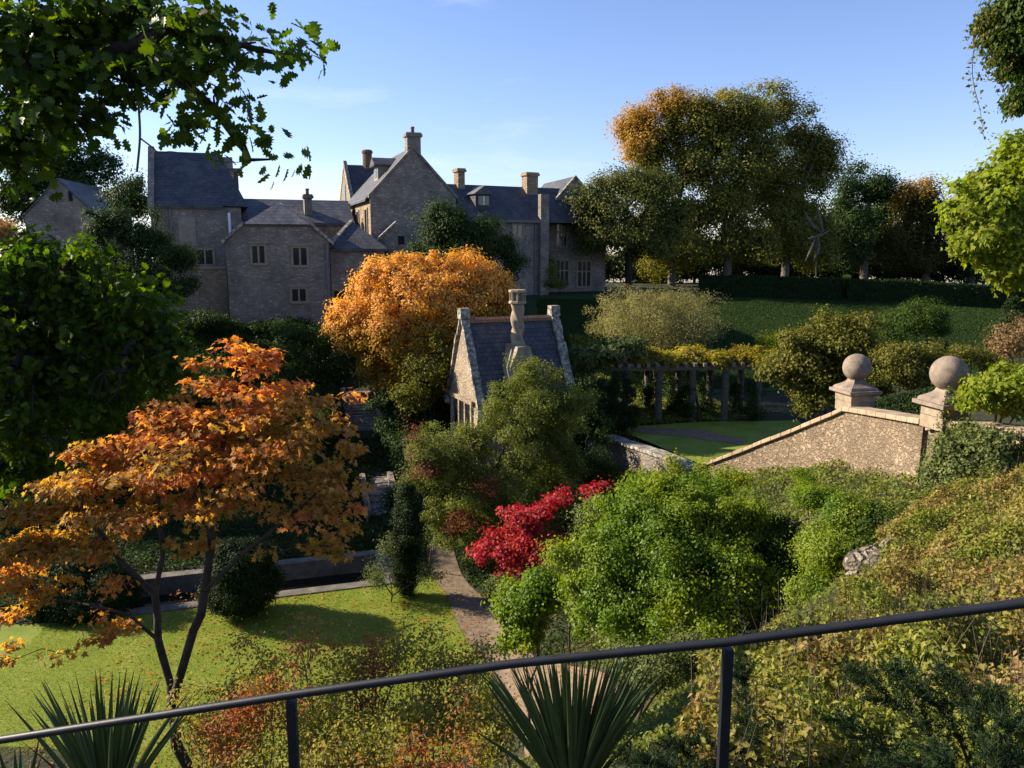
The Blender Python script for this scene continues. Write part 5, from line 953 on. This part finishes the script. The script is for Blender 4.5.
# ---------- twiggy foreground shrubs
def twiggy(label, px, Y, lobes, n, per=16, seed=0):
    b = np.array(grd(px, Y, -.1)); Ls = [lobe(*l) for l in lobes]; seeds = [[b, b+np.array([0,0,.25])]]
    for i in range(9):
        a = random.uniform(0, 6.28); l = random.choice(Ls); t = np.array([l[0]+random.uniform(-.8,.8)*l[3], l[1]+random.uniform(-.8,.8)*l[4], l[2]]); s0 = b+np.array([math.cos(a)*.25, math.sin(a)*.25, .1])
        seeds.append([b+np.array([0,0,.1]), s0*.6+t*.4 - np.array([0,0,.0]), t])
    plant('spindle_shrub', label, 'shrub', seeds, Ls, int(n*1.15), per, .12, .038, 'kite', LM['spindle'], M['timber'], r0=.0022, jump=.4, trunk_r=.022, shell=.15, group='twiggy shrubs below the railing', parts=('stem', 'foliage'), wob=.08, k=4, sag=.08)
twiggy('sparse olive and red-tipped shrub left of the left railing post', 235, 7.4, [(235,720,7.5,46,40,.5),(260,680,7.6,40,30,.4),(210,740,7.2,36,30,.4),(240,640,7.8,24,12,.3)], 230)
twiggy('sparse reddish shrub whose top shows above the handrail in the middle', 360, 7.8, [(350,700,7.8,50,46,.5),(380,660,8,50,34,.5),(330,650,8,40,20,.4),(400,625,8.1,44,16,.35),(310,625,8,40,14,.35),(300,720,7.5,40,40,.4)], 340)
twiggy('sparse olive shrub with long red twigs next to the gravel path', 440, 7.6, [(440,720,7.6,46,44,.45),(470,675,7.8,34,26,.4),(430,660,7.9,40,22,.4),(480,650,7.9,20,14,.25)], 240)
twiggy('sparse reddish shrub spreading right towards the big yucca', 500, 6.8, [(490,730,6.9,34,34,.4),(470,700,7,30,26,.35)], 150)
twiggy('pale-twigged shrub between the maple trunk and the left railing post', 215, 6.6, [(220,735,6.7,44,36,.4),(190,700,6.8,20,26,.3),(260,700,6.9,30,30,.4)], 200)
twiggy('red-tinged shrub directly right of the left railing post', 330, 6.9, [(320,720,7,44,40,.4),(360,740,6.8,50,34,.4),(300,660,7.2,26,26,.3),(420,735,6.9,40,34,.4)], 320)
twiggy('low pale-leaved twiggy shrub at the bottom centre left', 320, 6.4, [(330,760,6.4,60,30,.4),(400,760,6.4,50,30,.4),(250,765,6.4,50,24,.4),(470,760,6.4,40,26,.4)], 300)
# ---------- yucca clumps
def yucca(label, px, py, Y, tips, wd=.035):
    b = np.array(W(px, py, Y)); o = empty('yucca', b); tag(o, label, 'yucca', 'sword-leaved yuccas in front of the railing')
    g = h1(b[0], b[1]); m = MB(); m.tube([(b[0],b[1],g-.1),(b[0],b[1],b[2]+.02)], [.06,.05], 8); m.build('stem', M['bark'], o)
    V = []; F = []; ns = 10
    for tx, ty, dY, curl in tips:
        t = np.array(W(tx, ty, Y+dY)); d = t-b; L_ = np.linalg.norm(d); w_ = unit(np.cross(d, np.array([random.uniform(-.6,.6), 1, random.uniform(-.2,.2)]))); nn = unit(np.cross(w_, d))
        k0 = len(V)
        for i in range(ns+1):
            f = i/ns; p = b + d*f + np.array([0,0,1])*(curl*L_*math.sin(math.pi*f)); wv = wd*(.55+1.1*f*(1-f)*2)*(1-f**3)*.5+.0008
            V += [p - w_*wv + nn*wv*.5, p, p + w_*wv + nn*wv*.5]
        for i in range(ns):
            a = k0+i*3; F += [(a,a+1,a+4,a+3),(a+1,a+2,a+5,a+4)]
    v = np.array(V); np_mesh('blades', [(v, np.array(F).ravel(), np.full(len(F), 4))], LM['yucca'], o)
def fan(cx, cy, tips, n, spread, L0, L1, Yj=.35):
    o = list(tips)
    for i in range(n):
        a = random.uniform(-spread, spread); l = random.uniform(L0, L1); o.append((cx + math.sin(a)*l, cy - math.cos(a)*l, random.uniform(-Yj, Yj), random.uniform(0,.06)*(1+abs(a))))
    return o
yucca('large dark green yucca fanning up from the bottom centre through the handrail', 572, 812, 3.5, fan(572,812,[(492,672,.1,.02),(470,728,-.1,.05),(463,766,-.3,.06),(508,655,.1,.02),(648,720,0,.03),(652,768,-.2,.08),(480,690,0,.03),(640,650,.2,.02),(622,645,.1,0),(540,650,0,0),(560,640,.1,0),(575,642,.2,0),(600,648,.1,0),(660,655,.3,.02)], 100, .6, 140, 178), .021)
yucca('dark sword-leaved yucca at the bottom left corner', 108, 830, 3.3, fan(108,830,[(5,700,0,.03),(40,678,.1,.02),(75,672,.1,0),(100,670,.1,0),(120,672,.1,0),(160,680,.2,.01),(165,720,0,.03),(20,740,0,.05),(90,690,.1,0),(140,690,.1,0)], 48, .62, 120, 165), .025)
yucca('small pale spiky yucca cut off at the lower left edge', 20, 830, 3.6, fan(20,830,[(40,735,.1,.02),(-5,740,0,.02),(20,745,0,0)], 14, .7, 50, 90), .025)
# ---------- juniper sprays bottom right
def juniper(label, px, py, Y, paths):
    b = np.array(W(px, py, Y)); b[2] = h1(b[0], b[1]); o = empty('juniper', b); tag(o, label, 'juniper', 'dark juniper sprays at the lower right'); m = MB(); pos = []; dr = []
    for pth in paths:
        q = cat([b] + [np.array(W(*p)) for p in pth], 10); m.tube(q, [.008*(1-.8*i/len(q)) for i in range(len(q))], 5); q = np.array(q); n = len(q)
        for i in range(n//4, n-1):
            d = unit(q[i+1]-q[i])
            for s_ in range(3):
                a = unit(np.cross(d, rng.normal(size=3))); ln = .12*(1-.75*i/n)*random.uniform(.5,1.2)+.03; tdir = unit(d*1.3 + a); k = max(4, int(ln/.006))
                tt = rng.random(k*3)[:, None]; pos.append(q[i] + tdir*ln*tt + rng.normal(0,.004,(k*3,3))); dr.append(tdir + .6*rng.normal(size=(k*3,3)))
    m.build('stem', M['bark'], o); pos = np.concatenate(pos); dr = np.concatenate(dr)
    np_mesh('foliage', [leaf_arrays('needle', pos, .028*(.7+.6*rng.random(len(pos))), rng.normal(size=(len(pos),3)), dr)], LM['jun'], o)
juniper('dark arching juniper sprays in the bottom right corner', 1000, 860, 2.7, [[(900,760,2.9),(835,716,3)], [(930,740,2.8),(880,690,2.9),(852,672,3)], [(960,740,2.8),(920,690,2.9),(892,668,3)], [(985,740,2.7),(965,700,2.8),(940,676,2.9)], [(1010,750,2.6),(1005,715,2.7),(990,690,2.8)], [(1040,760,2.6),(1030,720,2.7)], [(930,780,2.6),(880,765,2.7)], [(960,780,2.5),(930,750,2.6)], [(1000,780,2.5),(990,745,2.6)]])
juniper('low dark juniper at the bottom edge left of the right railing post', 690, 860, 3.1, [[(660,770,3.1),(620,752,3.2)], [(690,765,3.1),(668,742,3.2)], [(710,765,3.1),(700,738,3.2)], [(730,770,3.1),(745,748,3.2)], [(675,775,3),(640,765,3)], [(742,760,3.1),(745,690,3.1),(738,670,3.1)], [(700,775,3),(725,755,3.1)]])
# ---------- rough stones on the slope
for i, (px, py, Y, s_) in enumerate(((862,575,12.5,.3),(872,562,12.9,.25),(880,582,12.2,.2),(893,572,12.6,.22),(856,592,12,.22),(902,562,12.9,.17),(850,608,11.6,.16),(888,592,12,.15))):
    p = W(px, py, Y); p[2] = h1(p[0], p[1])-.02+s_*.3; bm_ = MB(); bm_.lathe((0,0,0), [(.02,-1),(.7,-.75),(1,-.2),(.95,.35),(.6,.8),(.02,.95)], 9)
    bm_.v = [tuple(p + np.array(v)*np.array([1.1,.9,.7])*s_*(1+random.uniform(-.18,.18))) for v in bm_.v]
    o = bm_.build('rough_stone', M['rock'], bevel=.02); tag(o, 'pale rough stone lying among bushes on the sunlit slope', 'stone', 'rough stones on the slope')
# ---------- stuff: ground cover, grass
n = 1000000; Y = 3.0 + 15.5*rng.random(n)**1.35; X = rng.uniform(0, 1, n)*(Y*.92+1.8)
edge = .95 + np.clip(Y-4.6, 0, 99)*.66 + .35*np.sin(Y*1.7) + .2*np.sin(Y*4.1+1)
keep = (X > edge) & (Y < 17.3 - .1*X) & (rng.random(n) < .35 + .65*(Y*.8+1.4)/16); X, Y = X[keep], Y[keep]
Z = H(X, Y); nl_ = len(X)
def vnoise(x, y, s, seed):      # smooth value noise for mounds
    r_ = np.random.default_rng(seed).random((64, 64)); u = x*s; v = y*s; i = np.floor(u).astype(int); j = np.floor(v).astype(int); f = u-i; g = v-j; f = f*f*(3-2*f); g = g*g*(3-2*g)
    q = lambda a, b: r_[a % 64, b % 64]
    return (q(i,j)*(1-f)+q(i+1,j)*f)*(1-g) + (q(i,j+1)*(1-f)+q(i+1,j+1)*f)*g
def mound(x, y): return .5*vnoise(x, y, .9, 1)**1.5 + .46*vnoise(x, y, 2.3, 2) + .2*vnoise(x, y, 5.5, 3)
mo = mound(X, Y); e_ = .06; gxm = (mound(X+e_, Y)-mo)/e_; gym = (mound(X, Y+e_)-mo)/e_
dep = rng.random(nl_)**2.2
pos = np.stack([X, Y, Z - .08 + mo - .2*dep + .04*rng.normal(size=nl_)], 1)
sz = (.030 + .0021*Y)*(.5+.9*rng.random(nl_))
nr = np.stack([-gxm, -gym, np.ones(nl_)], 1)
tag(np_mesh('ground_cover', [leaf_arrays('kite', pos, sz, unit(nr) + .7*rng.normal(size=(nl_,3)))], LM['cover']), kind='stuff')
# thin dry stalks standing in the ground cover
ns = 2600; ix = rng.choice(nl_, ns); a_ = pos[ix] - np.array([0,0,.15]); b_ = a_ + np.stack([rng.normal(0,.1,ns), rng.normal(0,.1,ns), .25+.3*rng.random(ns)], 1)
tag(np_mesh('dry_stalks', [tube_np(a_, b_, np.full(ns,.003), np.full(ns,.0015), 3)], M['timber']), kind='stuff')
n = 260000; X = rng.uniform(-15, 2, n); Y = rng.uniform(15.4, 29.5, n); k = inpoly(X, Y, lawnp); X, Y = X[k], Y[k]; n = len(X)
pos = np.stack([X, Y, np.full(n, .01)], 1); dr = np.stack([rng.normal(0,.45,n), rng.normal(0,.45,n), np.ones(n)], 1)
tag(np_mesh('lawn_grass', [leaf_arrays('needle', pos, .055*(.6+.8*rng.random(n)), rng.normal(size=(n,3))*np.array([1,1,.2]), dr)], LM['grass']), kind='stuff')
n = 260000; X = rng.uniform(2, 42, n); Y = rng.uniform(50, 67, n); pos = np.stack([X, Y, H(X, Y)+.03], 1); dr = np.stack([rng.normal(0,.4,n), rng.normal(0,.4,n), np.ones(n)], 1)
tag(np_mesh('bank_grass', [leaf_arrays('narrow', pos, .12*(.6+.8*rng.random(n)), rng.normal(size=(n,3))*np.array([1,1,.2]), dr)], LM['bankgrass']), kind='stuff')
# fallen leaves on the lawn and path
n = 3500; X = rng.uniform(-12, 2.5, n); Y = rng.uniform(15.5, 27, n); pos = np.stack([X, Y, np.maximum(H(X, Y), 0)+.05], 1)
tag(np_mesh('fallen_leaves', [leaf_arrays('maple', pos, .07*(.6+.8*rng.random(n)), np.array([0,0,1.])+.3*rng.normal(size=(n,3)))], LM['maple']), kind='stuff')
# dense low undergrowth clothing the earth banks
n = 600000; Y = 5.5+51*rng.random(n)**1.2; X = rng.uniform(-26, 12, n)
k = ~inpoly(X, Y, lawnp) & ~inpoly(X, Y, [tuple(p) for p in A_] + [tuple(p) for p in B_][::-1]) & ~inpoly(X, Y, [pool_pt(-PL-.6,-.6), pool_pt(.6,-.6), pool_pt(.6,PWD+.6), pool_pt(-PL-.6,PWD+.6)]) & ~inpoly(X, Y, tq) & (np.abs(X) < Y*.72+1)
k &= ~((np.abs(X+6.6) < 3.2) & (Y > 35) & (Y < 40.5) & (np.abs(X+6.1) < 1.1)) & ~((np.abs(X - np.interp(Y, [43.5,48.2], [W(366,430,43.5)[0], W(358,392,48.2)[0]])) < 1.0) & (Y > 42.5) & (Y < 49.5))
k &= (Y > 10.5) | (X > .15)
X, Y = X[k], Y[k]; n = len(X); lump = .12*np.sin(X*1.9+np.sin(Y))*np.sin(Y*1.6)
pos = np.stack([X, Y, H(X, Y)+.08+lump+.1*rng.random(n)], 1); print('under', n)
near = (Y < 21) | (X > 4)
for nm_, kk, lm_ in (('undergrowth', near, 'mixed'), ('shade_tinted_undergrowth', ~near, 'dark')):  # far leaves take a darker material, so shade sits in the colour
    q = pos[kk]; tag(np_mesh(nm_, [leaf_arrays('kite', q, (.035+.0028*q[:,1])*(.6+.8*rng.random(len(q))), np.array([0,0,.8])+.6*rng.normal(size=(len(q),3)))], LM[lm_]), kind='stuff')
